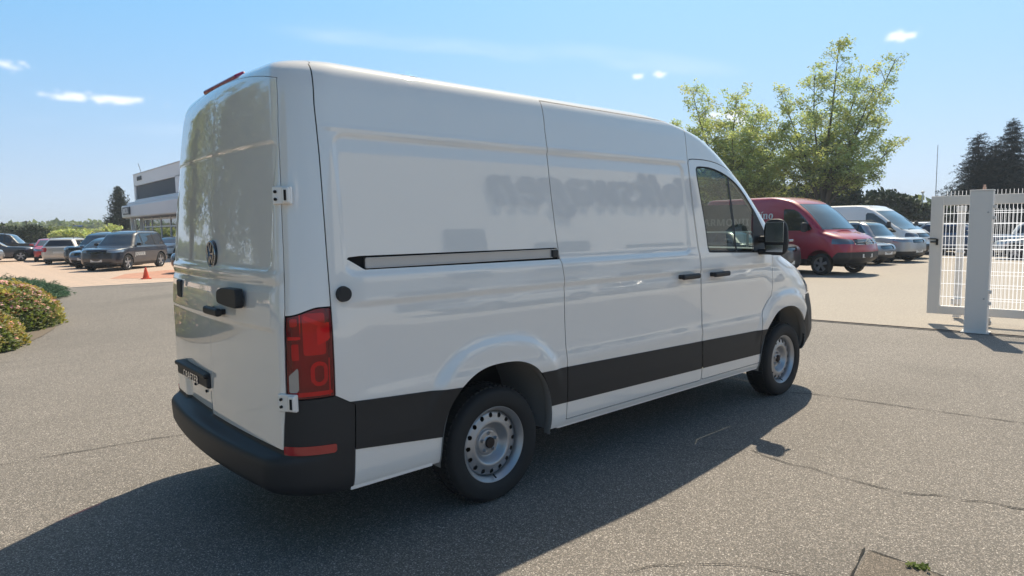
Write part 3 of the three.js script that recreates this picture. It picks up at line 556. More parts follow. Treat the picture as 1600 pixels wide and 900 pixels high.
// ---------------------------------------------------------------- other vehicles
const wheelCache = {};
function carWheel(R, style) {
  const key = R + style;
  const q = wheelCache[key] ??= (() => {
    const r = R * .66, t = lathe([[r, -.10], [R * .93, -.105], [R, -.07], [R, .07], [R * .93, .105], [r * 1.02, .10], [r, .08]], 28), l = [lathe([[r * .93, -.06], [r * .96, .05], [r * 1.0, .092], [r * 1.03, .09]].reverse(), 28)];
    const n = style === 'steel' ? 0 : 5;
    for (let k = 0; k < n; k++) { const s = extrude([[-.028, 0], [.028, 0], [.052, r * .95], [-.052, r * .95]], .025).translate(0, 0, .05); s.rotateZ(k / n * Math.PI * 2); l.push(s); }
    if (!n) l.push(lathe([[r * .9, .05], [r * .6, .07], [r * .45, .03], [0, .03]].reverse(), 24));
    l.push(cyl(r * .25, .03, 0, 0, 0, 16).rotateX(Math.PI / 2).translate(0, 0, .07));
    return { t, l: merged(l), b: cyl(r * .9, .02, 0, 0, 0, 20).rotateX(Math.PI / 2).translate(0, 0, .0) };
  })();
  const m = part('wheel', q.t, M.tyre, new THREE.Group()); part('rim', q.l, M.steel, m); part('brake', q.b, M.dark, m); return m;
}
const alloy = std([.32, .33, .35], .35, .8);
function carRows(o) {
  const { L, H, W, hood, belt, cowl, roofF, roofR, tail = .12, deck } = o, w = W / 2, X = L / 2;
  const rows = [
    [.20, .30, .12, .3, .3, w * .88, L - .34, .2, .4, .35], [.27, .10, .12, .3, .3, w * .95, L - .12, .2, .5, .4], [.40, .02, .12, .3, .3, w * .985, L - .02, .2, .55, .42], [.54, .0, .12, .3, .3, w, L, .2, .6, .42],
    [hood - .12, .01, .12, .3, .28, w, L - .03, .2, .65, .42], [hood - .02, .03, .12, .3, .26, w * .99, L - .12, .2, .7, .42], [hood + .03, .04, .12, .28, .25, w * .985, L - .40, .2, .7, .42], [belt - .02, .06, .1, .25, .22, w * .965, cowl + .12, .16, .6, .36],
    [belt + .02, deck ? deck : tail, .1, .22, .18, w * .94, cowl - .02, .12, .25, .18]];
  const top = H - .16, k = [.33, .66, 1];
  for (const f of k) rows.push([lerp(belt + .02, top, f), lerp(deck ?? tail, roofR - .08, f ** 1.1), .1, .22, .17, w * lerp(.94, .74, f), lerp(cowl - .02, roofF + .28, f), .12, .25, .18]);
  rows.push([H - .07, roofR + .04, .08, .22, .18, w * .68, roofF + .02, .1, .3, .2], [H - .03, roofR + .22, .06, .2, .18, w * .56, roofF - .25, .06, .3, .2], [H - .008, roofR + .5, .02, .2, .15, w * .3, roofF - .5, .02, .2, .15], [H, roofR + .7, 0, .1, .1, 0, roofF - .7, 0, .1, .1]);
  return rows.map(r => { r[1] -= X; r[6] -= X; return r; });
}
function makeCar(o, t) {
  const rows = carRows(o), { L, H, W, belt, hood, R = .33, wf, wr } = o, w = W / 2, X = L / 2, body = o.paint, ax = [X - (wf ?? .88), -X + (wr ?? .85)];
  let S = skin(rows, [6, 8, 44, 12, 6], [6, 8, 44, 12, 6], .045);
  const cut = f => { const [a, b] = carve(S, f); S = b; return a; };
  for (const cx of ax) cut((x, y, z) => Math.abs(z) > .25 ? Math.hypot(x - cx, y - R) - R - .055 : .5);
  const row = y => rowAt(rows, y), memo = new Map(), rowM = y => { const k = Math.round(y * 400); let q = memo.get(k); if (!q) memo.set(k, q = row(k / 400)); return q; };
  const yt = H - .10, yb = belt + .035;
  const bp = ax[0] - (o.bp ?? 1.32), cp = bp - (o.cp ?? 1.02);
  const side = cut((x, y, z, nx, ny, nz) => { if (y < belt - .05) return .3; const q = rowM(y); return Math.max(yb - y, y - (H - .135), Math.abs(z) < w * .4 ? .3 : -.3, x - (q[6] - .36), q[1] + .30 - x); });
  const screen = cut((x, y, z) => { if (y < belt - .05 || x < 0) return .3; const q = rowM(y); return Math.max(belt + .03 - y, y - (H - .09), Math.abs(z) - q[5] + .10, q[6] - .34 - x); });
  const rearG = cut((x, y, z) => { if (y < belt - .05 || x > 0) return .3; const q = rowM(y); return Math.max(belt + .06 - y, y - (H - .12), Math.abs(z) - q[5] + .14, x - q[1] - .22); });
  const head = cut((x, y, z) => x < 0 ? .3 : Math.max(hood - .155 - y, y - hood + .035, w * .50 - Math.abs(z), X - .62 - x));
  const tail = cut((x, y, z) => x > 0 ? .3 : Math.max(belt - .25 - y, y - belt + .01, w * .62 - Math.abs(z), x + X - .30));
  const grille = cut((x, y, z) => x < X - .5 ? .3 : rrect(z, y, -w * .46, w * .46, hood - .19, hood - .05, .04));
  const low = cut((x, y, z) => Math.min(y - (o.clad ?? .30), Math.max(x < X - .6 ? .3 : -1, rrect(z, y, -w * .7, w * .7, .30, .42, .05))));
  const [glassBits, pill] = [side, null];
  part('body', geo(S), body, t);
  const [pl, gl] = carve(side, x => Math.min(Math.abs(x - bp) - .035, Math.abs(x - cp) - .045));
  for (const s of [1, -1]) { const q = carve(gl, (x, y, z) => -s * z)[0]; part('side_window', geo(offset(q, -.008)), M.darkGlass, t); }
  for (const s of [1, -1]) for (const e of [1, -1]) { const q = carve(carve(pl, (x, y, z) => -s * z)[0], x => e * (x - (bp + cp) / 2))[0]; if (q.p.length) part('window_pillar', geo(offset(q, -.002)), M.blackPlastic, t); }
  part('windscreen', geo(offset(screen, -.004)), M.screenGlass, t); part('rear_window', geo(offset(rearG, -.004)), M.darkGlass, t);
  for (const s of [1, -1]) { part('headlight', geo(carve(head, (x, y, z) => -s * z)[0]), M.clearLens, t); part('tail_light', geo(carve(tail, (x, y, z) => -s * z)[0]), M.redLens, t); }
  part('grille', geo(offset(grille, -.02)), M.blackGloss, t); part('lower_trim', geo(low), M.blackPlastic, t);
  part('number_plate', rbox(.02, .11, .50, .006, X - .02, .46, 0), M.plate, t); part('number_plate', rbox(.02, .11, .50, .006, -X + .0, .55 + (o.deck ? .05 : .1), 0), M.plate, t);
  for (const cx of ax) for (const s of [1, -1]) { const q = carWheel(R, o.style ?? 'alloy'); q.position.set(cx, R, s * (w - .115)); if (s < 0) q.rotation.y = Math.PI; t.add(q); }
  for (const s of [1, -1]) {
    const mx = o.cowl - X - .42; part('mirror', merged([rbox(.11, .13, .2, .04, mx, belt + .09, s * (w + .07), 3), rbox(.05, .03, .12, .01, mx, belt + .04, s * (w - .02))]), o.mirror ?? body, t);
    for (const dx of [bp - .16, cp - .16 ]) part('door_handle', rbox(.18, .03, .03, .01, dx, belt - .09, s * (rowM(belt - .09)[5] + .008)), o.handle ?? body, t);
    if (o.rails) part('roof_rail', merged([bar([roofX(o.roofF) - .25, H + .02, s * w * .62], [roofX(o.roofR) + .3, H + .02, s * w * .62], .018), bar([roofX(o.roofF) - .25, H + .02, s * w * .62], [roofX(o.roofF) - .12, H - .06, s * w * .64], .016), bar([roofX(o.roofR) + .3, H + .02, s * w * .62], [roofX(o.roofR) + .2, H - .06, s * w * .64], .016)]), M.blackPlastic, t);
    for (const xx of [ax[0] - .52, bp, cp]) { }
  }
  function roofX(x) { return x - X; }
  // door shut lines: fine dark strips set into the side
  const lines = cut2(S); function cut2(S) { const f = (x, y, z) => Math.abs(z) < w * .7 || y > belt - .0 || y < .32 ? .3 : Math.min(Math.abs(x - (ax[0] - .50)), Math.abs(x - bp), Math.abs(x - cp + .1 * (belt - y))) - .006; return f; }
  part('underbody', merged([box(L * .92, .30, W * .55, 0, .36, 0), box(Math.abs(ax[0] - ax[1]) - 2 * R - .12, .2, W * .86, (ax[0] + ax[1]) / 2, .32, 0)]), M.dark, t);
  const seats = []; for (const x of [ax[0] - 1.55, ax[0] - 2.4]) for (const z of [-.38, .38]) seats.push(rbox(.16, .62, .44, .06, x, belt - .02, z));
  return t;
}
M.screenGlass = phy([.035, .055, .065], { roughness: .04, ior: 2.0, clearcoat: 1, clearcoatRoughness: .02 });
M.vanLamp = phy([.16, .18, .20], { roughness: .08, metalness: .5, clearcoat: 1, clearcoatRoughness: .02 });
const kinds = {
  estate: { L: 4.4, H: 1.52, W: 1.80, hood: .84, belt: .93, cowl: 3.18, roofF: 2.35, roofR: .38, R: .32, rails: true },
  hatch: { L: 4.1, H: 1.45, W: 1.75, hood: .80, belt: .90, cowl: 3.05, roofF: 2.2, roofR: .50, R: .31 },
  suv: { L: 4.4, H: 1.62, W: 1.84, hood: .98, belt: 1.04, cowl: 3.10, roofF: 2.35, roofR: .45, R: .35, clad: .40, rails: true },
  sedan: { L: 4.65, H: 1.46, W: 1.82, hood: .80, belt: .93, cowl: 3.35, roofF: 2.5, roofR: 1.25, R: .33, deck: .62, tail: .1 },
};
const colour = {
  slate: paint([.008, .014, .030]), blue: paint([.012, .06, .15]), teal: paint([.006, .020, .036]), silver: paint([.42, .43, .44], { metalness: .4, roughness: .35 }), champagne: paint([.55, .53, .50], { metalness: .3, roughness: .38 }),
  navy: paint([.010, .022, .045]), red: paint([.45, .012, .02]), white: paint([.78, .78, .77]), graphite: paint([.045, .047, .052], { metalness: .3 }), wine: paint([.36, .012, .036]), grey: paint([.16, .17, .19], { metalness: .4 }),
};
function addCar(kind, col, C, deg, label, o = {}, group) {
  const a = deg * Math.PI / 180, t = thing(o.name ?? { estate: 'parked_estate_car', hatch: 'parked_hatchback', suv: 'parked_suv', sedan: 'parked_saloon_car' }[kind], label, o.cat ?? 'car', [C[0], 0, C[1]], -a, group);
  return makeCar({ ...kinds[kind], paint: colour[col], ...o }, t);
}
const rowL = 'cars parked in the left row', rowR = 'vehicles parked beyond the gate';
const jog = addCar('estate', 'slate', [5.57, -30.6], 132, 'dark slate estate car with white lettering on its front door, nearest in the left row', { handle: M.blackPlastic, mirror: M.blackPlastic, clad: .34, H: 1.74, hood: .96, belt: 1.04, R: .35 }, rowL);
{ // lettering on both front doors
  const w = .902, g = text('JOGGER', .15, .006); g.scale(1.05, 1, 1);
  part('door_lettering', g.clone().translate(.42, .68, w + .004), M.plate, jog); part('door_lettering', g.clone().rotateY(Math.PI).translate(.42, .68, -w - .004), M.plate, jog);
}
addCar('hatch', 'blue', [5.42, -33.5], 132, 'mid blue hatchback directly behind the dark slate estate car', {}, rowL);
addCar('suv', 'teal', [5.73, -36.6], 132, 'very dark blue off-road car behind the blue hatchback', { H: 1.70 }, rowL);
addCar('estate', 'champagne', [4.85, -38.9 - 1.2], -64, 'pale silver estate car showing its tailgate, left of the row of dark cars', { H: 1.42 }, rowL);
addCar('hatch', 'red', [4.35, -45.0], 96, 'red hatchback half hidden between the dark blue estate and the pale silver estate', { H: 1.36 }, rowL);
addCar('estate', 'navy', [1.5, -46.6], 2, 'long dark blue estate car facing right at the left edge of the picture', { L: 4.6, H: 1.46 }, rowL);
addCar('sedan', 'silver', [-.35, -43.4], 2, 'silver car in front of the dark blue estate, cut off by the left picture edge', { H: 1.34, cat: 'car' }, rowL);
addCar('suv', 'graphite', [2.9, -53.5], 20, 'dark tall car behind the dark blue estate, only its roof showing', { H: 1.72 }, rowL);
addCar('hatch', 'navy', [7.75, -25.5], 132, 'dark blue car whose front shows beside the left edge of the white van', { H: 1.5 }, rowL);
addCar('hatch', 'white', [10.7, -43.2], 132, 'white car in front of the showroom doors, behind the dark cars', { H: 1.35 }, rowL);
addCar('suv', 'graphite', [18.7, -7.5], 100, 'dark grey car whose bonnet shows between the white van and the red van', { H: 1.5, L: 4.2 }, rowR);
addCar('sedan', 'grey', [26.7, -7.7], 100, 'dark grey saloon car between the red van and the silver off-road car', {}, rowR);
addCar('suv', 'silver', [29.2, -7.3], 100, 'silver off-road car standing in front of the white van with dark cab windows', { H: 1.70, clad: .46 }, rowR);
addCar('suv', 'blue', [36.6, -5.6], 95, 'blue car seen through the narrow mesh beside the gate frame', { H: 1.55 }, rowR);
addCar('suv', 'white', [39.0, -7.2], 95, 'white car behind the blue car beyond the gate', { H: 1.62 }, rowR);
addCar('sedan', 'silver', [33.6, -1.4], -93, 'shiny silver saloon car seen through the mesh right of the gate post', {}, rowR);
addCar('hatch', 'graphite', [37.5, -.9], -93, 'dark hatchback behind the shiny silver saloon beyond the fence', { H: 1.5 }, rowR);
addCar('estate', 'white', [41.5, -2.6], 95, 'white estate car farthest back behind the fence mesh', {}, rowR);

function otherVan(rows, col, C, deg, label, o = {}) {
  const a = deg * Math.PI / 180, t = thing(o.name ?? 'parked_van', label, 'van', [C[0], 0, C[1]], -a, rowR), cx0 = -3.0; t.position.x -= 0;
  let S = skin(rows, [10, 8, 90, 24, 12], [10, 8, 50, 24, 12], .04);
  const cut = f => { const [p, q] = carve(S, f); S = q; return p; };
  for (const [wx] of [WHEEL_R, WHEEL_F]) cut((x, y, z) => Math.abs(z) > .3 ? Math.hypot(x - wx, Math.max(0, y - .35)) - .46 : .5);
  const W = y => rowAt(rows, y)[5];
  const win = o.win, seamX = o.seam;
  const side = cut((x, y, z) => Math.abs(z) < .4 ? .3 : win(x, y));
  const screen = cut((x, y, z) => x < 3.4 || y < 1.2 ? .3 : Math.max(o.screen[0] - y, y - o.screen[1], Math.abs(z) - lerp(.90, .76, clamp((y - 1.3) / 1)), 0 * x - .01 + (rowAt(rows, y)[6] - .34 - x)));
  const low = cut((x, y, z) => Math.max(y - o.low(x)));
  const head = cut((x, y, z) => x < 4.9 ? .3 : Math.max(.99 - y, y - 1.12 - clamp(Math.abs(z) - .5, 0, .3) * .12, .52 - Math.abs(z), 5.36 - x));
  const grille = cut((x, y, z) => x < 5 ? .3 : rrect(z, y, -.50, .50, .96, 1.14, .02));
  const gapF = (x, y, z) => Math.abs(z) > .5 && y < 2.45 ? Math.min(...seamX.map(q => Math.abs(x - q))) - .006 : .3;
  const gap = cut(gapF);
  const shift = m => geo(m).translate(-3, 0, 0);
  part('body', shift(S), colour[col], t);
  if (gap.p.length) part('seam', shift(offset(gap, -.01)), M.dark, t);
  for (const s of [1, -1]) part('side_window', shift(offset(carve(side, (x, y, z) => -s * z)[0], -.006)), M.darkGlass, t);
  part('windscreen', shift(offset(screen, -.005)), M.screenGlass, t);
  part('lower_trim', shift(low), M.blackPlastic, t); part('grille', shift(offset(grille, -.02)), M.blackGloss, t);
  for (const s of [1, -1]) part('headlight', shift(carve(head, (x, y, z) => -s * z)[0]), M.vanLamp, t);
  const gx = rows[8][6] - 3; 
  if (o.chrome) { for (const y of [1.12, 1.05, .975]) part('grille_bar', rbox(.03, .018, .98, .006, gx - .02, y, 0), M.chrome, t); const b = part('badge', vwBadge(.10).rotateY(Math.PI / 2).translate(gx + .01, 1.05, 0), M.chrome, t); }
  part('number_plate', rbox(.02, .115, .52, .006, gx + .03, .62, 0), M.plate, t);
  for (const [wx] of [WHEEL_R, WHEEL_F]) for (const s of [1, -1]) { const q = carWheel(.345, o.style ?? 'alloy'); q.position.set(wx - 3, .345, s * .87); if (s < 0) q.rotation.y = Math.PI; t.add(q); }
  for (const s of [1, -1]) { part('mirror', merged([rbox(.12, .30, .2, .05, o.mx - 3, 1.52, s * 1.14, 3), rbox(.08, .05, .14, .02, o.mx - 3, 1.42, s * 1.03)]), M.blackPlastic, t); part('door_handle', rbox(.22, .04, .04, .012, 3.74 - 3, 1.25, s * (sideZ(rows, 3.74, 1.25) + .01)), M.blackPlastic, t); }
  part('wiper', bar([o.wx - 3, o.screen[0] - .0, -.7], [o.wx - 3 + .02, o.screen[0] + .03, .6], .012), M.rubber, t);
  part('underbody', merged([box(5.4, .2, 1.1, -.1, .38, 0), box(2.6, .2, 1.86, .2, .38, 0)]), M.dark, t);
  return t;
}
const cabWin = sdPoly([[3.65, 1.44], [3.58, 2.08], [3.62, 2.13], [3.95, 2.10], [4.15, 2.02], [4.45, 1.76], [4.68, 1.46], [4.6, 1.41], [3.66, 1.41]]);
const redVan = otherVan(vanRows, 'wine', [21.2, -7.0], 100, 'dark red high-roof van with white lettering, facing right beyond the gate', { win: cabWin, seam: [1.9, 3.5, 4.66], screen: [1.44, 2.28], low: x => .50 + .24 * step01(5.3, 5.6, x), chrome: true, mx: 4.5, wx: 5.12 });
part('side_lettering', text('al Víno', .24, .012, 'droid_serif_bold').rotateX(-.12).translate(2.62 - 3, 1.93, .946), M.plate, redVan);
const ducatoRows = vanBase.map(r => { const q = [...r]; q[0] = r[0] > .6 ? lerp(.6, 2.5, (r[0] - .6) / 2.006) : r[0]; return q; });
{ const xf = { 7: 5.82, 8: 5.80, 9: 5.72, 10: 5.60, 11: 5.46, 12: 5.30, 13: 5.06, 14: 4.72, 15: 4.40, 16: 4.18, 17: 3.96, 18: 3.74 }; for (const k in xf) ducatoRows[k][6] = xf[k]; }
otherVan(ducatoRows, 'white', [32.4, -8.6], 100, 'white van with large dark cab windows and pale roof, behind the silver off-road car', { win: sdPoly([[3.62, 1.20], [3.55, 2.0], [3.62, 2.08], [3.9, 2.05], [4.35, 1.75], [5.0, 1.24], [4.98, 1.18], [3.64, 1.17]]), seam: [1.9, 3.5], screen: [1.30, 2.16], low: x => .46 + .2 * step01(5.2, 5.5, x), mx: 4.75, wx: 5.3, style: 'steel' });
// ---------------------------------------------------------------- plants
function leafSpray(n, rad, leaf, seed, flatY = .7) {   // a handful of folded leaves round a twig end
  const R = rng(seed), p = [], idx = [];
  for (let k = 0; k < n; k++) {
    const a = R() * 6.283, b = (R() - .5) * 2, r = rad * Math.cbrt(R()), c = new THREE.Vector3(Math.cos(a) * Math.sqrt(1 - b * b), b * flatY, Math.sin(a) * Math.sqrt(1 - b * b)).multiplyScalar(r);
    const d = new THREE.Vector3(R() - .5, R() * .8 - .55, R() - .5).normalize(), u = new THREE.Vector3().crossVectors(d, new THREE.Vector3(R() - .5, 1, R() - .5)).normalize(), s = leaf * (.7 + R() * .6), nn = new THREE.Vector3().crossVectors(d, u);
    const q = p.length / 3, P = (x, y, z) => { const v = c.clone().addScaledVector(d, x * s).addScaledVector(u, y * s).addScaledVector(nn, z * s); p.push(v.x, v.y, v.z); };
    P(-.5, 0, 0); P(.0, .33, .08); P(.55, 0, 0); P(.0, -.33, .08); idx.push(q, q + 1, q + 2, q, q + 2, q + 3);
  }
  const g = new THREE.BufferGeometry(); g.setAttribute('position', new THREE.BufferAttribute(new Float32Array(p), 3)); g.setIndex(idx); g.computeVertexNormals(); g.setAttribute('uv', new THREE.BufferAttribute(new Float32Array(p.length / 3 * 2), 2)); return g;
}
const leafMat = (c, t = .35) => phy(c, { roughness: .96, transmission: t, thickness: 0, side: THREE.DoubleSide, ior: 1.35 });
function scatter(name, g, m, list, parent, seed, tint = .35) {   // list of [x, y, z, size]
  const R = rng(seed), I = new THREE.InstancedMesh(g, m, list.length), o = new THREE.Object3D(), c = new THREE.Color();
  list.forEach((q, k) => { o.position.set(q[0], q[1], q[2]); o.rotation.set((R() - .5) * .9 + (q[4] ?? 0), R() * 6.283, (R() - .5) * .9); o.scale.setScalar(q[3] * (.75 + R() * .5)); o.updateMatrix(); I.setMatrixAt(k, o.matrix); const v = 1 - tint / 2 + R() * tint, w = (R() - .5) * tint * .5; c.setRGB(v + w, v, v - w); I.setColorAt(k, c); });
  I.name = name; I.userData.kind = 'stuff'; I.castShadow = I.receiveShadow = true; parent.add(I); return I;
}
function limb(pts, r0, r1, n = 7) {   // tapered bent branch
  const c = new THREE.CatmullRomCurve3(pts), N = Math.max(3, pts.length * 2), F = c.computeFrenetFrames(N, false), p = [], idx = [];
  for (let i = 0; i <= N; i++) { const q = c.getPointAt(i / N), r = lerp(r0, r1, (i / N) ** .8); for (let k = 0; k < n; k++) { const a = k / n * 6.283; const v = q.clone().addScaledVector(F.normals[i], Math.cos(a) * r).addScaledVector(F.binormals[i], Math.sin(a) * r); p.push(v.x, v.y, v.z); } if (i) for (let k = 0; k < n; k++) { const a = (i - 1) * n + k, b = (i - 1) * n + (k + 1) % n; idx.push(a, b, b + n, a, b + n, a + n); } }
  const g = new THREE.BufferGeometry(); g.setAttribute('position', new THREE.BufferAttribute(new Float32Array(p), 3)); g.setIndex(idx); g.computeVertexNormals(); g.setAttribute('uv', new THREE.BufferAttribute(new Float32Array(p.length / 3 * 2), 2)); return g;
}
M.bark = std([.085, .072, .058], .95); M.darkBark = std([.05, .042, .035], .95);
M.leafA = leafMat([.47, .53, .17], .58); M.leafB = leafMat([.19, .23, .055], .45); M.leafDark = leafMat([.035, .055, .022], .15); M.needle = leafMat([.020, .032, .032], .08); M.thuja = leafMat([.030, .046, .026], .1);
const spray = { a: leafSpray(24, .36, .138, 3), b: leafSpray(18, .40, .20, 4), far: leafSpray(16, .8, .42, 5), small: leafSpray(18, .11, .055, 6), vast: leafSpray(16, 2.2, 1.3, 7) };
const fan = l => l.map(([s, h, d, r]) => [.75 * s + .66 * d, h, .66 * s - .75 * d, r]);
// a spreading deciduous tree: stems fan out from low down, each carries side branches, twigs and sprays of leaves
function leafyTree(o) {
  const R = rng(o.seed), t = thing('deciduous_tree', o.label, 'tree', [o.at[0], 0, o.at[1]], 0, o.group), wood = [], tips = [], twigs = [];
  const v = (x, y, z) => new THREE.Vector3(x, y, z);
  const trunkTop = v(0, o.fork, 0); 
  part('trunk', limb([v(0, -.1, 0), v(.05, o.fork * .5, 0), v(0, o.fork + .3, 0)], o.r, o.r * .82, 10), M.bark, t);
  o.stems.forEach(([dx, top, dz, r], s) => {
    const end = v(dx, top, dz), P = [trunkTop.clone(), trunkTop.clone().lerp(end, .3).add(v(-dx * .08, .2, -dz * .08)), trunkTop.clone().lerp(end, .65).add(v((R() - .5) * .3, .1, (R() - .5) * .3)), end], C = new THREE.CatmullRomCurve3(P), len = C.getLength();
    wood.push(limb(P, r, .015, 7));
    const nb = Math.round(len * o.dens);
    for (let k = 0; k < nb; k++) {
      const u = lerp(o.bare ?? .22, .99, (k + R()) / nb), q = C.getPointAt(u), a = k * 2.4 + R() * 1.2 + s, L = (o.spread * (1 - u) ** .75 + .45) * (.65 + R() * .6), up = lerp(.25, .9, u) + (R() - .5) * .3;
      const d = v(Math.cos(a), up, Math.sin(a)).normalize(), e = q.clone().addScaledVector(d, L).add(v(0, -L * L * .05, 0)), mid = q.clone().lerp(e, .5).add(v(0, L * .06, 0));
      wood.push(limb([q, mid, e], .012 + .035 * (1 - u), .006, 5));
      const nt = Math.round(L * 5) + 2;
      for (let j = 0; j < nt; j++) {
        const w = lerp(.25, 1, (j + R()) / nt), b = q.clone().lerp(e, w).add(v(0, L * .1 * w * (1 - w), 0)), tl = (.25 + R() * .55) * (1.1 - w * .5), dd = v(R() - .5, (R() - .4) * .7, R() - .5).normalize(), te = b.clone().addScaledVector(dd, tl);
        twigs.push(bar([b.x, b.y, b.z], [te.x, te.y, te.z], .006, 4, .003));
        if (R() < o.leafy) { tips.push([te.x, te.y, te.z, .8 + R() * .5]); if (R() < .5) tips.push([lerp(b.x, te.x, .5), lerp(b.y, te.y, .5), lerp(b.z, te.z, .5), .7 + R() * .4]); }
      }
      tips.push([e.x, e.y, e.z, .9]);
    }
  });
  part('limbs', merged(wood), M.bark, t).userData.kind = 'stuff'; part('twigs', merged(twigs), M.bark, t).userData.kind = 'stuff';
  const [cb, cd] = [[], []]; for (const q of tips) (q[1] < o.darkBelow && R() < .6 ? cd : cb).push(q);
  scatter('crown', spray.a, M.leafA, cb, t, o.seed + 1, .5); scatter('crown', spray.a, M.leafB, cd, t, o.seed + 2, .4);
  return t;
}
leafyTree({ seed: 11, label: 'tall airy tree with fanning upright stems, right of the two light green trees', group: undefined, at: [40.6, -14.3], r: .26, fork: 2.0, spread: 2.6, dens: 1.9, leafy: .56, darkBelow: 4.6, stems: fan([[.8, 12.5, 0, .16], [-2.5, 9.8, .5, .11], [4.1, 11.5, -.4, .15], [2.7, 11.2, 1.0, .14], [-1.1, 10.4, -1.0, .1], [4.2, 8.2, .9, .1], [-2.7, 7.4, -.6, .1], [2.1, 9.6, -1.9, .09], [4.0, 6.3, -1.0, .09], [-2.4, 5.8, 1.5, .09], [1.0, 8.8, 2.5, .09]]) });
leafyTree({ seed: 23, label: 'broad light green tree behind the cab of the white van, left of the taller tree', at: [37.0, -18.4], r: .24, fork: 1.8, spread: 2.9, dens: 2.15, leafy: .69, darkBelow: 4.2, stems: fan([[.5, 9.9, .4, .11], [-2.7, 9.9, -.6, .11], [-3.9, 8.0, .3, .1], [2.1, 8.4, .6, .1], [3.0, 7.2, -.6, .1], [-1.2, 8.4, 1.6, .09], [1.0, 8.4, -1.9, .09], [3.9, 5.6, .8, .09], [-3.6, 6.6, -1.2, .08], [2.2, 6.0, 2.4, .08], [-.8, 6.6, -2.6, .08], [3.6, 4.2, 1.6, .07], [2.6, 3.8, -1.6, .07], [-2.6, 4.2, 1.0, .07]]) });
const needleSpray = (() => { const R = rng(8), p = [], idx = []; for (let k = 0; k < 26; k++) { const t = k / 26, a = R() * 6.28, b = new THREE.Vector3((t - .5) * .34, t * .05, 0), d = new THREE.Vector3(.5 + R() * .6, Math.sin(a), Math.cos(a)).normalize().multiplyScalar(.05 + .03 * R()), s = new THREE.Vector3(R() - .5, R() - .5, R() - .5).normalize().multiplyScalar(.007), q = p.length / 3; for (const v of [b.clone().add(s), b.clone().sub(s), b.clone().add(d)]) p.push(v.x, v.y, v.z); idx.push(q, q + 1, q + 2); } const g = new THREE.BufferGeometry(); g.setAttribute('position', new THREE.BufferAttribute(new Float32Array(p), 3)); g.setIndex(idx); g.computeVertexNormals(); g.setAttribute('uv', new THREE.BufferAttribute(new Float32Array(p.length / 3 * 2), 2)); return g; })();
// dense bushes and trees: sprays through a lumpy volume, with a trunk
function bushy(name, label, cat, at, size, n, m, seed, o = {}) {   // size [half width, height, half depth]
  const R = rng(seed), t = thing(name, label, cat, [at[0], 0, at[1]], 0, o.group), L = [], lumps = [];
  for (let k = 0; k < (o.lumps ?? 9); k++) { const a = R() * 6.283, r = Math.sqrt(R()) * .62; lumps.push([Math.cos(a) * r, lerp(o.low ?? .25, .8, R()), Math.sin(a) * r, .28 + R() * .22]); }
  lumps.push([0, .55, 0, .42]);
  for (let k = 0; k < n; k++) { const q = lumps[Math.floor(R() * lumps.length)], a = R() * 6.283, b = R() * 2 - 1, c = Math.sqrt(1 - b * b), r = q[3] * (.55 + .5 * Math.sqrt(R())); const y = (q[1] + b * r * .75); if (y < .03) continue; L.push([(q[0] + Math.cos(a) * c * r) * size[0], y * size[1], (q[2] + Math.sin(a) * c * r) * size[2], 1]); }
  const tw = []; for (const q of lumps) tw.push(limb([new THREE.Vector3(0, 0, 0), new THREE.Vector3(q[0] * size[0] * .3, q[1] * size[1] * .45, q[2] * size[2] * .3), new THREE.Vector3(q[0] * size[0], q[1] * size[1], q[2] * size[2])], size[1] * .022, size[1] * .006, 5));
  part(o.stemName ?? 'trunk', merged(tw), M.darkBark, t);
  scatter(o.crownName ?? 'crown', o.spray ?? spray.b, m, L, t, seed + 1, .5); return t;
}
function conifer(label, at, H, Rb, seed, m, o = {}) {
  const R = rng(seed), t = thing('conifer', label, 'tree', [at[0], 0, at[1]], 0, o.group), L = [], bs = [];
  part('trunk', limb([new THREE.Vector3(0, 0, 0), new THREE.Vector3(.05, H * .5, 0), new THREE.Vector3(0, H * .98, 0)], H * .018, .012, 8), M.darkBark, t);
  const lv = Math.round(H * (o.lv ?? 3.2));
  for (let k = 0; k < lv; k++) {
    const f = k / lv, y = lerp(.04, .985, f) * H, rad = Rb * (1 - f) ** (o.pow ?? .85) * (.8 + R() * .35), nb = Math.max(4, Math.round((o.nb ?? 9) * (1 - f * .5)));
    for (let j = 0; j < nb; j++) {
      const a = j / nb * 6.283 + k * 1.3 + R() * .5, l = rad * (.7 + R() * .45), rise = o.rise ?? -.25;
      bs.push(bar([0, y, 0], [Math.cos(a) * l, y + rise * l + .12 * l, Math.sin(a) * l], .02, 4, .006));
      const ns = Math.max(2, Math.round(l * (o.ns ?? 5)));
      for (let i = 0; i < ns; i++) { const w = (i + .4 + R() * .5) / ns; L.push([Math.cos(a) * l * w + (R() - .5) * .25, y + rise * l * w + .12 * l * w * w + (R() - .5) * .2, Math.sin(a) * l * w + (R() - .5) * .25, lerp(1.1, .7, w) * (o.s ?? 1)]); }
    }
  }
  for (let k = 0; k < 6; k++) L.push([(R() - .5) * .1, H * (.96 + .04 * R()), (R() - .5) * .1, .5 * (o.s ?? 1)]);
  part('branches', merged(bs), M.darkBark, t).userData.kind = 'stuff'; scatter('crown', o.spray ?? spray.b, m, L, t, seed + 1, .45); return t;
}
conifer('tallest dark spruce beyond the fence at the right picture edge', [52.7, -7.3], 8.3, 4.4, 31, M.needle, { nb: 15, ns: 6, pow: .95, spray: needleSpray, s: 2.9 });
conifer('dark spruce left of the tallest one, narrow pointed top', [52.1, -9.0], 7.5, 4.0, 32, M.needle, { nb: 14, ns: 6, pow: .95, spray: needleSpray, s: 2.9 });
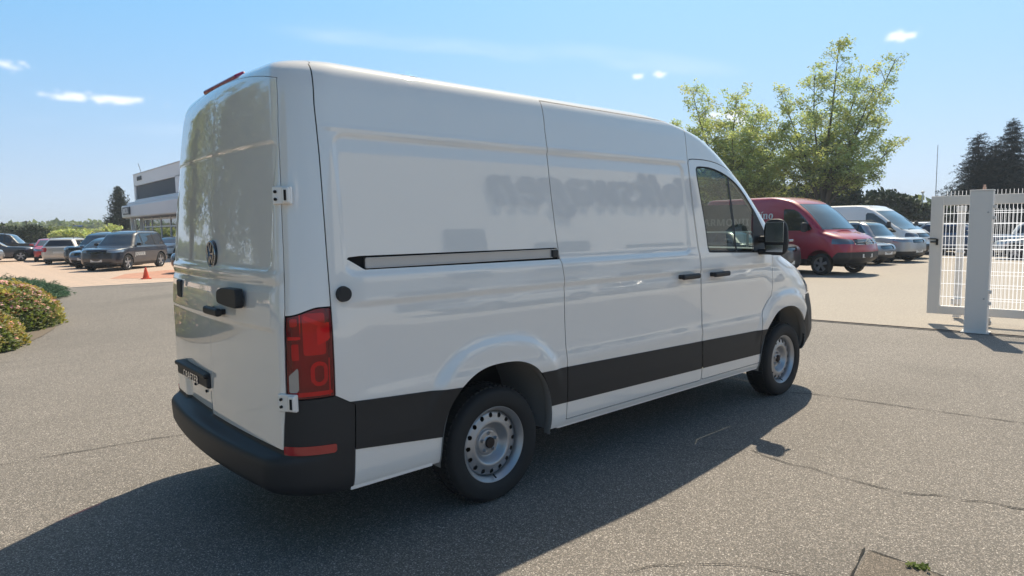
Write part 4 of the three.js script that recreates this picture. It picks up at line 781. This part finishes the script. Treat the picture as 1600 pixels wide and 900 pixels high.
conifer('dark spruce at the very right edge of the picture, partly cut off', [53.2, -5.7], 7.2, 4.2, 33, M.needle, { nb: 14, ns: 6, pow: .95, spray: needleSpray, s: 2.9 });
conifer('lower dark spruce filling the gap between the two tallest spruces', [52.6, -8.15], 6.9, 3.8, 35, M.needle, { nb: 14, ns: 6, pow: .8, spray: needleSpray, s: 2.9 });
conifer('slim dark conifer standing alone beside the showroom on the left', [13.2, -71.5], 6.2, 1.75, 34, M.thuja, { rise: .55, pow: .62, nb: 9, ns: 4, s: 1.1 });
// trees and hedges beyond the right yard
const hedgeR = [[55.5, -19.5, 4.2, 4.9, 3.2, 'dark round tree beside the thin white lamp post'], [53.0, -23.5, 4.0, 4.2, 3.4, 'dark leafy tree behind the white van roof'], [48.6, -25.0, 4.0, 3.6, 3.0, 'dark leafy tree directly behind the red van roof'], [60.5, -16.2, 3.2, 3.6, 3.0, 'small dark bush left of the gate frame top'], [44.0, -28.6, 4.4, 3.8, 3.2, 'dark bushy tree low behind the broad light green tree']];
hedgeR.forEach(([x, z, w, h, d, l], k) => bushy('dark_tree', l, 'tree', [x, z], [w, h, d], 1500, M.leafDark, 50 + k, { spray: spray.far }));
// left: shrubs behind the row of cars
const bushL = [[4.6, -66, 3.6, 2.15, 2.5, M.leafDark, 'dark green rounded shrub above the red car and the pale silver estate'], [8.0, -62, 2.0, 1.75, 1.8, M.leafA, 'bright green shrub left of the slim conifer'], [10.4, -64.5, 1.8, 2.1, 1.8, M.leafA, 'bright green shrub touching the slim conifer'], [0.0, -58, 3.6, 1.75, 2.2, M.leafA, 'light green hedge at the left picture edge above the dark blue estate'], [8.6, -73, 2.2, 2.0, 2.0, M.leafB, 'mid green shrub under the blue sign']];
bushL.forEach(([x, z, w, h, d, m, l], k) => bushy('roadside_shrub', l, 'shrub', [x, z], [w, h, d], 900, m, 70 + k, { spray: spray.b, stemName: 'stems', crownName: 'foliage' }));
// far woods along the horizon: one mass each
{
  const R = rng(91), put = (name, label, x0, z0, x1, z1, n, h0, h1, m) => { const L = []; for (let k = 0; k < n; k++) { const t = R(), hh = lerp(h0, h1, fbm(t * 9 + x0, 3, z0, 3)) * (.55 + .45 * noise(t * 40, 1, 2)); L.push([lerp(x0, x1, t) + (R() - .5) * 12, Math.sqrt(R()) * hh, lerp(z0, z1, t) + (R() - .5) * 12, 1]); } const o = scatter(name, spray.vast, m, L, scene, n, .4); tag(o, label, 'woodland', undefined, 'stuff'); o.name = numbered(name); };
  put('far_woodland', 'distant line of trees along the horizon on the left', -75, -180, 75, -230, 2600, 1.5, 5, M.leafB);
  put('far_woodland', 'distant trees on the horizon behind the right-hand yard', 90, -110, 150, 40, 2200, 2, 6, M.leafB);
  put('far_woodland', 'distant woods behind the white van and the showroom', 70, -200, 120, -100, 2000, 2, 6, M.leafB);
}
// trees that stand behind the camera and show as reflections in the paint
bushy('tall_tree', 'tall green tree behind the photographer, mirrored in the rear doors', 'tree', [-13, -2.5], [4.4, 13.5, 4.8], 3600, M.leafA, 120, { spray: spray.b, low: .3 });
bushy('tall_tree', 'tall green tree beside the asphalt, mirrored in the left rear door', 'tree', [-13.5, 7], [3.9, 12, 4.4], 3000, M.leafB, 122, { spray: spray.b, low: .3 });
bushy('tall_tree', 'broad tree far behind the rear of the white van', 'tree', [-15, -13], [4.8, 13, 5], 3200, M.leafB, 124, { spray: spray.b, low: .3 });
bushy('tall_tree', 'tall tree beyond the left frame edge, mirrored in the left rear door', 'tree', [-8.5, -25], [4.4, 12.5, 4.4], 1700, M.leafB, 126, { spray: spray.b, low: .2 });
bushy('tall_tree', 'dark tall tree left of the forecourt, mirrored in the right rear door', 'tree', [-15.5, -27], [4.8, 13, 4.8], 2000, M.leafB, 128, { spray: spray.b, low: .2 });
bushy('tall_tree', 'leafy tree farther along the forecourt edge, outside the left of the frame', 'tree', [-6.5, -36], [4.2, 12.5, 4.2], 1500, M.leafB, 130, { spray: spray.b, low: .2 });
// ---- flowering shrubs and low junipers in the bed on the left
M.leafBed = leafMat([.17, .21, .04], .4); M.leafGold = leafMat([.36, .32, .06], .4); M.juniper = leafMat([.07, .14, .07], .2);
M.petal = phy([.78, .42, .40], { roughness: .9, transmission: .2, thickness: 0, side: THREE.DoubleSide }); M.petalOld = std([.60, .29, .17], .95, 0, { side: THREE.DoubleSide });
const flowerHead = (() => { const R = rng(9), l = []; for (let k = 0; k < 16; k++) { const a = R() * 6.28, r = .05 * Math.sqrt(R()), g = new THREE.CircleGeometry(.013, 5); g.rotateX(-Math.PI / 2 + (R() - .5)); g.translate(Math.cos(a) * r, .012 * (1 - r * r / .0025) + R() * .006, Math.sin(a) * r); l.push(g); } return merged(l); })();
function shrub(name, label, at, size, n, mats, seed, o = {}) {
  const R = rng(seed), t = thing(name, label, 'shrub', [at[0], 0, at[1]], o.turn ?? 0, undefined), ls = mats.map(() => []), fl = [[], []], st = [];
  const top = (x, z) => { const d = Math.hypot(x / size[0], z / size[2]); return d > 1 ? 0 : size[1] * Math.pow(1 - d ** 3.2, .5) * (.72 + .42 * fbm(x * 1.5 + seed, z * 1.5, 0, 3)); };
  for (let k = 0; k < n; k++) {
    const a = R() * 6.283, r = Math.sqrt(R()), x = Math.cos(a) * r * size[0], z = Math.sin(a) * r * size[2], h = top(x, z), y = h * (1 - .55 * R() ** 2.2 * (r > .8 ? 1.6 : 1)); if (y < .02) continue;
    const gold = fbm(x * 1.2 + 4, z * 1.2 + seed, 2, 3); ls[mats.length > 1 && gold > .55 && y > h * .72 ? 1 : 0].push([x, y, z, .8 + R() * .5]);
    if (o.flowers && R() < o.flowers && y > h * .86) fl[R() < .62 ? 0 : 1].push([x, y + .035, z, 1.0 + R() * .8]);
  }
  for (let k = 0; k < 40; k++) { const a = R() * 6.283, r = Math.sqrt(R()) * .8, x = Math.cos(a) * r * size[0], z = Math.sin(a) * r * size[2]; st.push(bar([x * .85, 0, z * .85], [x, top(x, z) * .85, z], .006, 4, .003)); }
  part('stems', merged(st), M.darkBark, t);
  ls.forEach((L, i) => L.length && scatter('foliage', o.spray ?? spray.small, mats[i], L, t, seed + i, .6));
  fl.forEach((L, i) => L.length && scatter('flowers', flowerHead, [M.petal, M.petalOld][i], L, t, seed + 5 + i, .4));
}
shrub('flowering_shrub', 'low pink-flowering shrub nearest the camera at the left picture edge', [-1.75, -8.6], [1.55, .70, 1.5], 9000, [M.leafBed, M.leafGold], 201, { flowers: .34 });
shrub('flowering_shrub', 'low pink-flowering shrub at the right tip of the planted bed', [-.74, -11.4], [1.35, .78, 1.9], 9500, [M.leafBed, M.leafGold], 202, { flowers: .34 });
shrub('flowering_shrub', 'yellowish low flowering shrub behind the nearest one at the left edge', [-2.7, -12.2], [1.6, .80, 2.2], 9000, [M.leafBed, M.leafGold], 203, { flowers: .14 });
shrub('juniper_shrub', 'flat spreading green juniper behind the pink-flowering shrubs', [-1.0, -17.6], [2.5, .46, 2.9], 9500, [M.juniper], 204, { spray: needleSpray });
shrub('juniper_shrub', 'flat green juniper at the left picture edge, behind the flowering shrubs', [-4.2, -16.6], [2.4, .46, 2.6], 6000, [M.juniper], 205, { spray: needleSpray });
// ---------------------------------------------------------------- gate and fence on the right
M.gatePaint = std([.72, .685, .64], .6); M.postPaint = std([.77, .73, .685], .6);
{
  const gx = z => 11.06 + .13 * (z - .48), ang = -Math.atan2(1, .13);      // the gate leaf runs along z, leaning a little
  const leaf = thing('sliding_gate', 'white sliding gate leaf of square tube with welded wire mesh, behind the wide post', 'gate', [11.06, 0, .48], Math.atan2(.13, 1));
  const H0 = .17, H1 = 2.06, LEN = 3.4;                                     // along local z
  part('end_post', rbox(.11, H1 - H0, .17, .008, 0, (H0 + H1) / 2, .02), M.gatePaint, leaf);
  part('top_beam', rbox(.10, .15, LEN, .008, 0, H1 - .075, LEN / 2 + .10), M.gatePaint, leaf); part('bottom_beam', rbox(.10, .13, LEN, .008, 0, H0 + .065, LEN / 2 + .10), M.gatePaint, leaf);
  const wire = (x) => { const l = []; return l; };
  const vg = new THREE.CylinderGeometry(.0026, .0026, H1 - H0 - .1, 6), hg = new THREE.CylinderGeometry(.0036, .0036, LEN, 6).rotateX(Math.PI / 2), sg = new THREE.CylinderGeometry(.0024, .0024, .07, 5);
  for (let k = 0; k < 64; k++) { const m = part('upright_wire', vg, M.wire, leaf); m.position.set(.03, (H0 + H1) / 2, .14 + k * .05); const s = part('top_spike', sg, M.wire, leaf); s.position.set(.02, H1 + .04, .14 + k * .05); }
  for (const y of [.45, .66, .87, 1.08, 1.22, 1.28, 1.42, 1.62, 1.78]) { const m = part('cross_wire', hg, M.wire, leaf); m.position.set(.022, y, LEN / 2 + .1); }
  part('latch', merged([box(.03, .015, .12, -.06, 1.38, -.03), box(.03, .10, .03, -.065, 1.33, .04), box(.05, .02, .10, -.06, 1.33, -.0)]), M.rubber, leaf);
  part('guide_roller', merged([cyl(.05, .05, 0, 0, 0, 16).rotateZ(Math.PI / 2).translate(.0, .07, .75), box(.10, .10, .06, .0, .10, .75), box(.12, .12, .25, -.02, .06, 2.2), cyl(.05, .05, 0, 0, 0, 16).rotateZ(Math.PI / 2).translate(-.05, .05, 2.25)]), M.steel, leaf);
  const post = thing('gate_post', 'wide white square gate post in front of the sliding gate', 'post', [10.45, 0, 1.24], Math.atan2(.13, 1));
  part('shaft', rbox(.22, 2.10, .28, .012, 0, 1.04, 0), M.postPaint, post); part('cap', rbox(.23, .02, .29, .006, 0, 2.10, 0), M.postPaint, post);
  part('lamp', merged([cyl(.022, .04, .0, 2.13, .02, 12), cyl(.015, .035, .0, 2.165, .02, 12)]), M.amber, post); part('foot_plate', box(.29, .02, .35, 0, .01, 0), M.postPaint, post);
  for (const y of [1.86, 1.70, .62, .45]) part('bracket', rbox(.05, .05, .04, .006, -.05, y, .155), M.postPaint, post);
  for (const y of [.52, 1.78]) part('hinge_bolt', tr(new THREE.CylinderGeometry(.012, .012, .02, 8), -.115, y, .09, 0, 0, Math.PI / 2), M.steel, post);
  const guide = thing('guide_post', 'slim white post inside the open end of the gate frame', 'post', [11.95, 0, .60], 0);
  part('shaft', rbox(.10, 1.86, .10, .008, 0, .95, 0), M.gatePaint, guide); part('cap', rbox(.13, .10, .13, .01, 0, 1.86, 0), M.gatePaint, guide); part('collar', rbox(.13, .03, .13, .006, 0, 1.13, 0), M.gatePaint, guide); part('catch', rbox(.16, .10, .12, .01, -.05, .30, 0), M.gatePaint, guide);
  // the fixed fence behind the gate
  const f = thing('mesh_fence', 'welded wire mesh fence panel standing behind the sliding gate', 'fence', [11.75, 0, .75], Math.atan2(.13, 1));
  const vg2 = new THREE.CylinderGeometry(.0021, .0021, 1.75, 5), hg2 = new THREE.CylinderGeometry(.0034, .0034, 3.0, 5).rotateX(Math.PI / 2);
  for (let k = 0; k < 58; k++) { const m = part('upright_wire', vg2, M.wire, f); m.position.set(0, .98, .1 + k * .05); }
  for (let k = 0; k < 9; k++) { const m = part('cross_wire', hg2, M.wire, f); m.position.set(.006, .14 + k * .21, 1.5); }
  part('fence_post', rbox(.06, 1.9, .06, .006, .02, .95, 2.6), M.gatePaint, f);
  // steel guide rail let into the ground
  const P = []; for (let k = 0; k <= 40; k++) { const z = lerp(-7, 5, k / 40); P.push([10.10 + .13 * (z + .99) - .02 + (z < -.99 ? .0 : 0), z]); }
  const strip = (w, y0, y1) => { const a = P[0], b = P[P.length - 1], L = Math.hypot(b[0] - a[0], b[1] - a[1]); return box(w, y1 - y0, L, 0, (y0 + y1) / 2, 0).rotateY(Math.atan2(b[0] - a[0], b[1] - a[1])).translate((a[0] + b[0]) / 2, 0, (a[1] + b[1]) / 2); };
  struct('gate_rail', strip(.035, -.02, .022), std([.16, .13, .11], .7, .5)); struct('rail_bed', strip(.16, -.05, .009), std([.16, .15, .14], .95));
}
// ---------------------------------------------------------------- showroom on the left, behind the cars
M.panel = std([.62, .63, .65], .45); M.facade = std([.72, .73, .74], .5); M.winFar = phy([.03, .045, .055], { roughness: .06, clearcoat: 1 }); M.sign = std([.035, .045, .05], .5);
{
  const b = thing('car_showroom', 'white car showroom with a dark ribbon window and projecting canopy on the left', 'building', [12.5, 0, -61]);
  // local x runs inwards (away from the facade), z towards the camera
  part('wall', merged([box(12, 3.0, 22, 6.2, 1.5, 11), ]), std([.30, .31, .32], .6), b);
  part('upper_box', merged([box(12, .95, 24, 6, 6.12, 11.6), box(12, .55, 24, 6, 4.2, 11.6), box(12, 1.2, .55, 6, 5.1, -.1), box(12, 1.2, 11, 6, 5.1, 18), box(11.6, 1.15, 12.5, 6.1, 5.1, 6.3)]), M.facade, b);
  part('ribbon_window', box(.06, 1.12, 12.2, .12, 5.06, 6.3), std([.055, .07, .085], .75), b);
  part('canopy', merged([extrude([[0, 0], [0, .95], [-.35, 1.18], [2.6, 1.18], [2.6, 0]].map(q => q), .001), rbox(2.6, 1.05, 24, .12, .3, 3.42, 11.2, 3), rbox(2.2, .35, 23.6, .1, .5, 4.05, 11.4)]), M.panel, b);
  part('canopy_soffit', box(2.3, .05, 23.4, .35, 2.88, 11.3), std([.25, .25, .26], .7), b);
  part('column', box(.26, 2.9, .26, -.45, 1.45, .45), M.facade, b); part('down_pipe', cyl(.06, 2.9, -.1, 1.45, -.05, 10), M.steel, b);
  for (const z of [3.2, 6.0, 8.8, 11.6]) { const w = part('window', merged([box(.08, 2.9, .14, .12, 1.45, z - 1.4), box(.08, .14, 2.7, .12, 2.72, z), box(.08, .10, 2.7, .12, 2.1, z)]), M.facade, b); part('pane', box(.03, 1.95, 2.6, .15, 1.05, z), M.winFar, w); part('pane', box(.03, .5, 2.6, .15, 2.4, z), M.winFar, w); }
  const sg = part('sign_board', box(.10, .62, 2.5, -1.06, 3.46, 1.4), M.sign, b); part('sign_lettering', text('DACIA', .42, .03).rotateY(-Math.PI / 2).translate(-1.12, 3.46, 1.45), M.plate, sg);
  part('sign_lettering', text('MOLAS', .34, .04).rotateY(-Math.PI / 2).translate(-.02, 6.2, 1.9), M.sign, b);
  part('antenna', bar([.6, 6.5, .2], [.35, 7.6, .1], .03), M.steel, b); part('roof_edge', box(12.1, .06, 24.1, 6, 6.63, 11.6), M.panel, b);
}
{ // low building at the left picture edge and pale buildings behind the trees
  const b = thing('low_building', 'low building with a dark roof and beige wall at the left picture edge', 'building', [.2, 0, -88], -.1); b.scale.setScalar(.64);
  part('wall', box(14, 2.9, 8, 0, 1.45, 0), std([.42, .38, .33], .85), b); part('roof', merged([box(15.4, .8, 9.4, 0, 3.2, 0), rbox(3.2, .35, 9.5, .05, 6.2, 3.75, 0)]), std([.10, .10, .11], .7), b); part('door', box(1.2, 2.2, .1, 5.4, 1.1, 4.02), M.sign, b);
  const c = thing('pale_building', 'pale building glimpsed low between the two light green trees', 'building', [62, 0, -32], .5);
  part('wall', box(16, 4.6, 10, 0, 2.3, 0), std([.62, .60, .58], .8), c); part('roof', rbox(16.8, .3, 10.8, .04, 0, 4.75, 0), std([.22, .2, .2], .8), c); for (let k = -2; k <= 2; k++) { const w = part('window', box(1.5, 1.4, .08, k * 3, 2.4, 5.02), M.facade, c); part('pane', box(1.3, 1.2, .04, k * 3, 2.4, 5.06), M.winFar, w); }
  const d = thing('pale_building', 'pale building behind the broad light green tree, beside the van mirror', 'building', [52, 0, -44], .3);
  part('wall', box(14, 6.4, 10, 0, 3.2, 0), std([.58, .57, .58], .8), d); part('roof', extrude([[-7.6, 0], [7.6, 0], [0, 3.0]], 11).translate(0, 6.4, -5.5), std([.20, .17, .17], .85), d);
}
{ // power pole with wires, blue sign, lamp post, mast
  const p = thing('power_pole', 'distant wooden power pole with two cross-arms above the left cars', 'pole', [8.6, 0, -105]); p.scale.setScalar(.66);
  part('pole', cyl(.16, 9.6 - 4, 0, 2.3, 0, 10, .12), M.darkBark, p); part('cross_arm', box(2.6, .14, .14, 0, 3.75, 0), M.darkBark, p); part('cross_arm', box(1.4, .12, .12, 0, 4.9, 0), M.darkBark, p);
  for (const x of [-1.2, -.6, .6, 1.2]) part('insulator', cyl(.06, .22, x, 3.93, 0, 8), M.plate, p);
  const s = thing('blue_sign', 'small blue road sign above the shrubs on the left', 'sign', [11.0, 0, -83], .15);
  part('post', cyl(.05, 3.0, 0, .9, 0, 8), M.steel, s); part('panel', rbox(1.3, .9, .05, .04, 0, 2.05, 0.06), std([.02, .09, .36], .5), s); part('symbol', box(.35, .5, .02, 0, 2.05, .095), M.plate, s); part('sub_panel', box(1.5, .3, .04, .3, 1.38, .06), M.plate, s);
  const l = thing('lamp_post', 'thin white lamp post in front of the dark trees left of the gate', 'lamp post', [60.6, 0, -14.8]);
  part('pole', cyl(.055, 4.0, 0, 2.0, 0, 10, .04), M.plate, l); part('lamp_head', merged([new THREE.SphereGeometry(.13, 16, 12).scale(1.6, .7, 1).translate(0, 4.05, 0), cyl(.08, .10, 0, 3.95, 0, 12)]), M.plate, l);
  const m = thing('radio_mast', 'very thin mast against the sky left of the gate', 'mast', [77, 0, -18.6]);
  part('mast', cyl(.06, 9.4, 0, 4.7, 0, 8, .03), M.steel, m); for (const y of [6.5, 8.3]) part('cross_bar', box(.5, .04, .04, 0, y, 0), M.steel, m);
}
{ // traffic cone
  const c = thing('traffic_cone', 'small orange traffic cone with a white band on the paving at the left', 'cone', [4.52, .006, -22.2]); c.scale.setScalar(.86);
  part('base', rbox(.34, .035, .34, .01, 0, .018, 0), std([.75, .09, .03], .6), c); part('cone', lathe([[.02, 0], [.025, -.0], [.13, .46], [.125, .46]].map(q => [q[0], q[1]]), 24).rotateX(Math.PI / 2).translate(0, .49, 0), std([.80, .09, .03], .55), c);
  part('band', cyl(.088, .13, 0, .26, 0, 24, .055).translate(0, 0, 0), M.plate, c);
}
{ // board with lettering that shows through the cab windows
  const b = thing('lettered_board', 'dark board with pale lettering seen through the cab windows of the white van', 'sign', [13.41, 0, -4.78], -1.02);
  part('board', box(1.34, .64, .05, 0, 1.80, 0), std([.05, .055, .06], .6), b); part('lettering', text('HARMONII', .17, .01).translate(.02, 1.70, .026), std([.26, .27, .27], .6), b); part('bottom_rail', box(1.36, .035, .07, 0, 1.47, .01), M.plate, b);
  for (const x of [-.6, .6]) part('leg', box(.05, 1.46, .05, x, .73, 0), M.steel, b);
}
{ // showroom opposite the van's side: it and its lettering show in the paint
  const b = thing('opposite_showroom', 'white showroom behind the photographer, mirrored with its sign in the van side', 'building', [22, 0, 16]);
  part('wall', merged([box(33, 4.0, 12, 2, 6.4, 6), box(33, .9, 12, 2, 3.95 - .0, 6.0)]), std([.82, .81, .79], .6), b);
  part('ground_floor', box(32.6, 3.5, 11.6, 2, 1.75, 6.2), std([.72, .71, .69], .7), b);
  const g = text('Volkswagen', 1.75, .14); g.applyMatrix4(new THREE.Matrix4().makeShear(0, .0, .22, 0, 0, 0)); g.computeBoundingBox(); { const w = g.boundingBox.max.x - g.boundingBox.min.x; g.scale(13.4 / w, 1.05, 1); }
  part('sign_lettering', g.rotateY(Math.PI).translate(-.75, 7.0, -.02), std([.015, .03, .09], .5), b);
  for (const [x, w, y0, y1] of [[12.85, 1.7, 3.0, 5.2], [17.6, 3.0, 3.0, 4.5], [23.6, 4.2, 3.0, 4.2]]) part('window', box(w, y1 - y0, .1, x - 22, (y0 + y1) / 2, -.05), M.winFar, b);
  for (let k = 0; k < 5; k++) { const x = -10.6 + k * 5.6; part('shop_window', box(2.8, 2.3, .08, x, 1.35, .36), M.winFar, b); }
}
addCar('suv', 'white', [9.6, 10.2], 176, 'white car parked opposite, mirrored low in the van side', { name: 'opposite_car' }); addCar('hatch', 'silver', [14.8, 10.8], 182, 'silver car parked opposite, second in the mirrored row', { name: 'opposite_car' });
addCar('estate', 'white', [20.4, 10.4], 178, 'white estate car parked opposite, third in the mirrored row', { name: 'opposite_car' });
// ---------------------------------------------------------------- paving on the left, patches, cracks
struct('showroom_apron', poly([[5, 7.6], [40, 7.2], [40, 16.4], [5, 16.4]], .006, 2.5), M.yard);
{
  const R = rng(77), n = 512, pv = tex(n, (u, v, i, j) => { const rw = Math.floor(v * 10), off = rw % 2 * .5, uu = (u * 5 + off), q = Math.floor(uu), fu = uu - q, fv = v * 10 - rw, e = Math.min(fu * 2, (1 - fu) * 2, fv, 1 - fv) < .06 ? .72 : 1, h = hash3(q % 5, rw, 3), m = (.66 + .12 * h + .05 * hash3(i, j, 1)) * e; return [m, m * (.90 - .03 * h), m * (.82 - .05 * h)]; }, 1, { srgb: true });
  M.paver = new THREE.MeshStandardMaterial({ map: pv, roughness: .9, vertexColors: true });
  const red = new THREE.MeshStandardMaterial({ map: pv, roughness: .9, color: lin(.95, .66, .58), vertexColors: true });
  struct('paved_forecourt', poly([[-40, -20.9], [-8, -20.6], [1.9, -20.2], [4.93, -20.0], [12, -19.4], [40, -17], [40, -120], [-60, -120]], .006, 1.0, (x, z) => { const v = 1 + .2 * (fbm(x * .3, z * .3, 1, 3) - .5); return [v, v, v]; }), M.paver);
  struct('red_brick_patch', poly([[3.6, -23.4], [5.9, -21.2], [10.0, -22.2], [9.2, -26.5], [6.4, -27.4], [4.6, -26.0]], .010, 1.0), red);
  struct('kerb_line', poly([[-40, -20.9], [-8, -20.6], [1.9, -20.2], [4.93, -20.0], [12, -19.4], [12, -19.28], [4.93, -19.88], [1.9, -20.08], [-8, -20.48], [-40, -20.78]], .010, 1.0), std([.34, .33, .31], .9));
  const bed = []; for (let k = 0; k < 40; k++) { const a = k / 40 * 6.283; bed.push([-2.4 + 2.85 * Math.cos(a) * (1 + .05 * Math.sin(5 * a)) + .35 * Math.sin(a), -13.0 + 6.7 * Math.sin(a)]); }
  struct('planting_bed_soil', poly(bed, .008, 1.0, (x, z) => { const v = .7 + .6 * fbm(x * 4, z * 4, 1, 4); return [v, v, v]; }), new THREE.MeshStandardMaterial({ color: lin(.15, .12, .09), roughness: 1, vertexColors: true }));
}
{ // cracks and an old patch in the asphalt
  M.crack = std([.022, .021, .02], 1);
  const crack = (P, w, seed, jit = .03) => {
    const R = rng(seed), m = { p: [], i: [] }, c = new THREE.CatmullRomCurve3(P.map(q => new THREE.Vector3(q[0], 0, q[1]))), N = Math.round(c.getLength() / .03);
    for (let k = 0; k <= N; k++) { const q = c.getPointAt(k / N), t = c.getTangentAt(k / N), j = (fbm(k * .12 + seed, 1, 0, 4) - .5) * jit * 4, ww = w * (.25 + 1.1 * noise(k * .3, seed, 1)) * (k === 0 || k === N ? .1 : 1); const x = q.x - t.z * j, z = q.z + t.x * j; m.p.push(x - t.z * ww, .006, z + t.x * ww, x + t.z * ww, .006, z - t.x * ww); if (k) { const a = k * 2; m.i.push(a - 2, a - 1, a + 1, a - 2, a + 1, a); } }
    for (let k = 0; k < m.i.length; k += 3) { const [a, b, d] = m.i.slice(k, k + 3); const ux = m.p[b * 3] - m.p[a * 3], uz = m.p[b * 3 + 2] - m.p[a * 3 + 2], vx = m.p[d * 3] - m.p[a * 3], vz = m.p[d * 3 + 2] - m.p[a * 3 + 2]; if (uz * vx - ux * vz < 0) { m.i[k + 1] = d; m.i[k + 2] = b; } }
    struct('crack', geo(finish(m)), M.crack);
  };
  crack([[3.26, 1.58], [3.22, 2.1], [3.27, 2.57], [3.49, 3.17], [3.7, 4.2]], .0045, 3); crack([[3.24, 1.58], [3.0, 1.2], [2.7, .8]], .003, 4);
  crack([[5.1, 1.0], [5.21, 1.21], [5.36, 2.08], [5.49, 2.78], [5.6, 3.8]], .0065, 5, .004); crack([[-1.6, -2.05], [-.88, -1.94], [-.3, -1.9], [.23, -1.81], [1.2, -1.7]], .0045, 6);
  crack([[-3, -7.9], [-1.2, -6.9], [1.2, -6.6], [4, -6.8]], .004, 8); crack([[1.2, 2.0], [1.7, 2.35], [1.9, 2.9]], .0025, 9); crack([[6.5, -12], [8, -9], [9.2, -5], [9.9, -1.5]], .005, 10, .01);
  crack([[2.34, 2.74], [2.02, 2.80], [1.75, 2.85]], .006, 11, .008); crack([[2.33, 2.75], [2.32, 3.15], [2.3, 3.7]], .006, 12, .008);
  struct('asphalt_patch', poly([[2.325, 2.76], [2.315, 3.2], [2.29, 3.7], [1.7, 3.7], [1.72, 2.86], [2.02, 2.81]], .0035, 2.2), new THREE.MeshStandardMaterial({ map: M.asphalt.map, bumpMap: M.asphalt.bumpMap, bumpScale: .002, roughness: .9, color: lin(.86, .78, .72), vertexColors: true }));
  const w = thing('weed', 'tiny green weed growing in the joint at the lower right', 'weed', [2.305, .004, 2.98]);
  scatter('leaves', leafSpray(12, .022, .022, 15), leafMat([.13, .17, .03], .3), [[0, .012, 0, 1], [.02, .01, .03, .9], [-.01, .012, -.025, .8], [.0, .02, .05, .6]], w, 16);
}
scene.fog = new THREE.FogExp2(new THREE.Color(.80, .87, .95), .0011);
renderer.render(scene, camera);
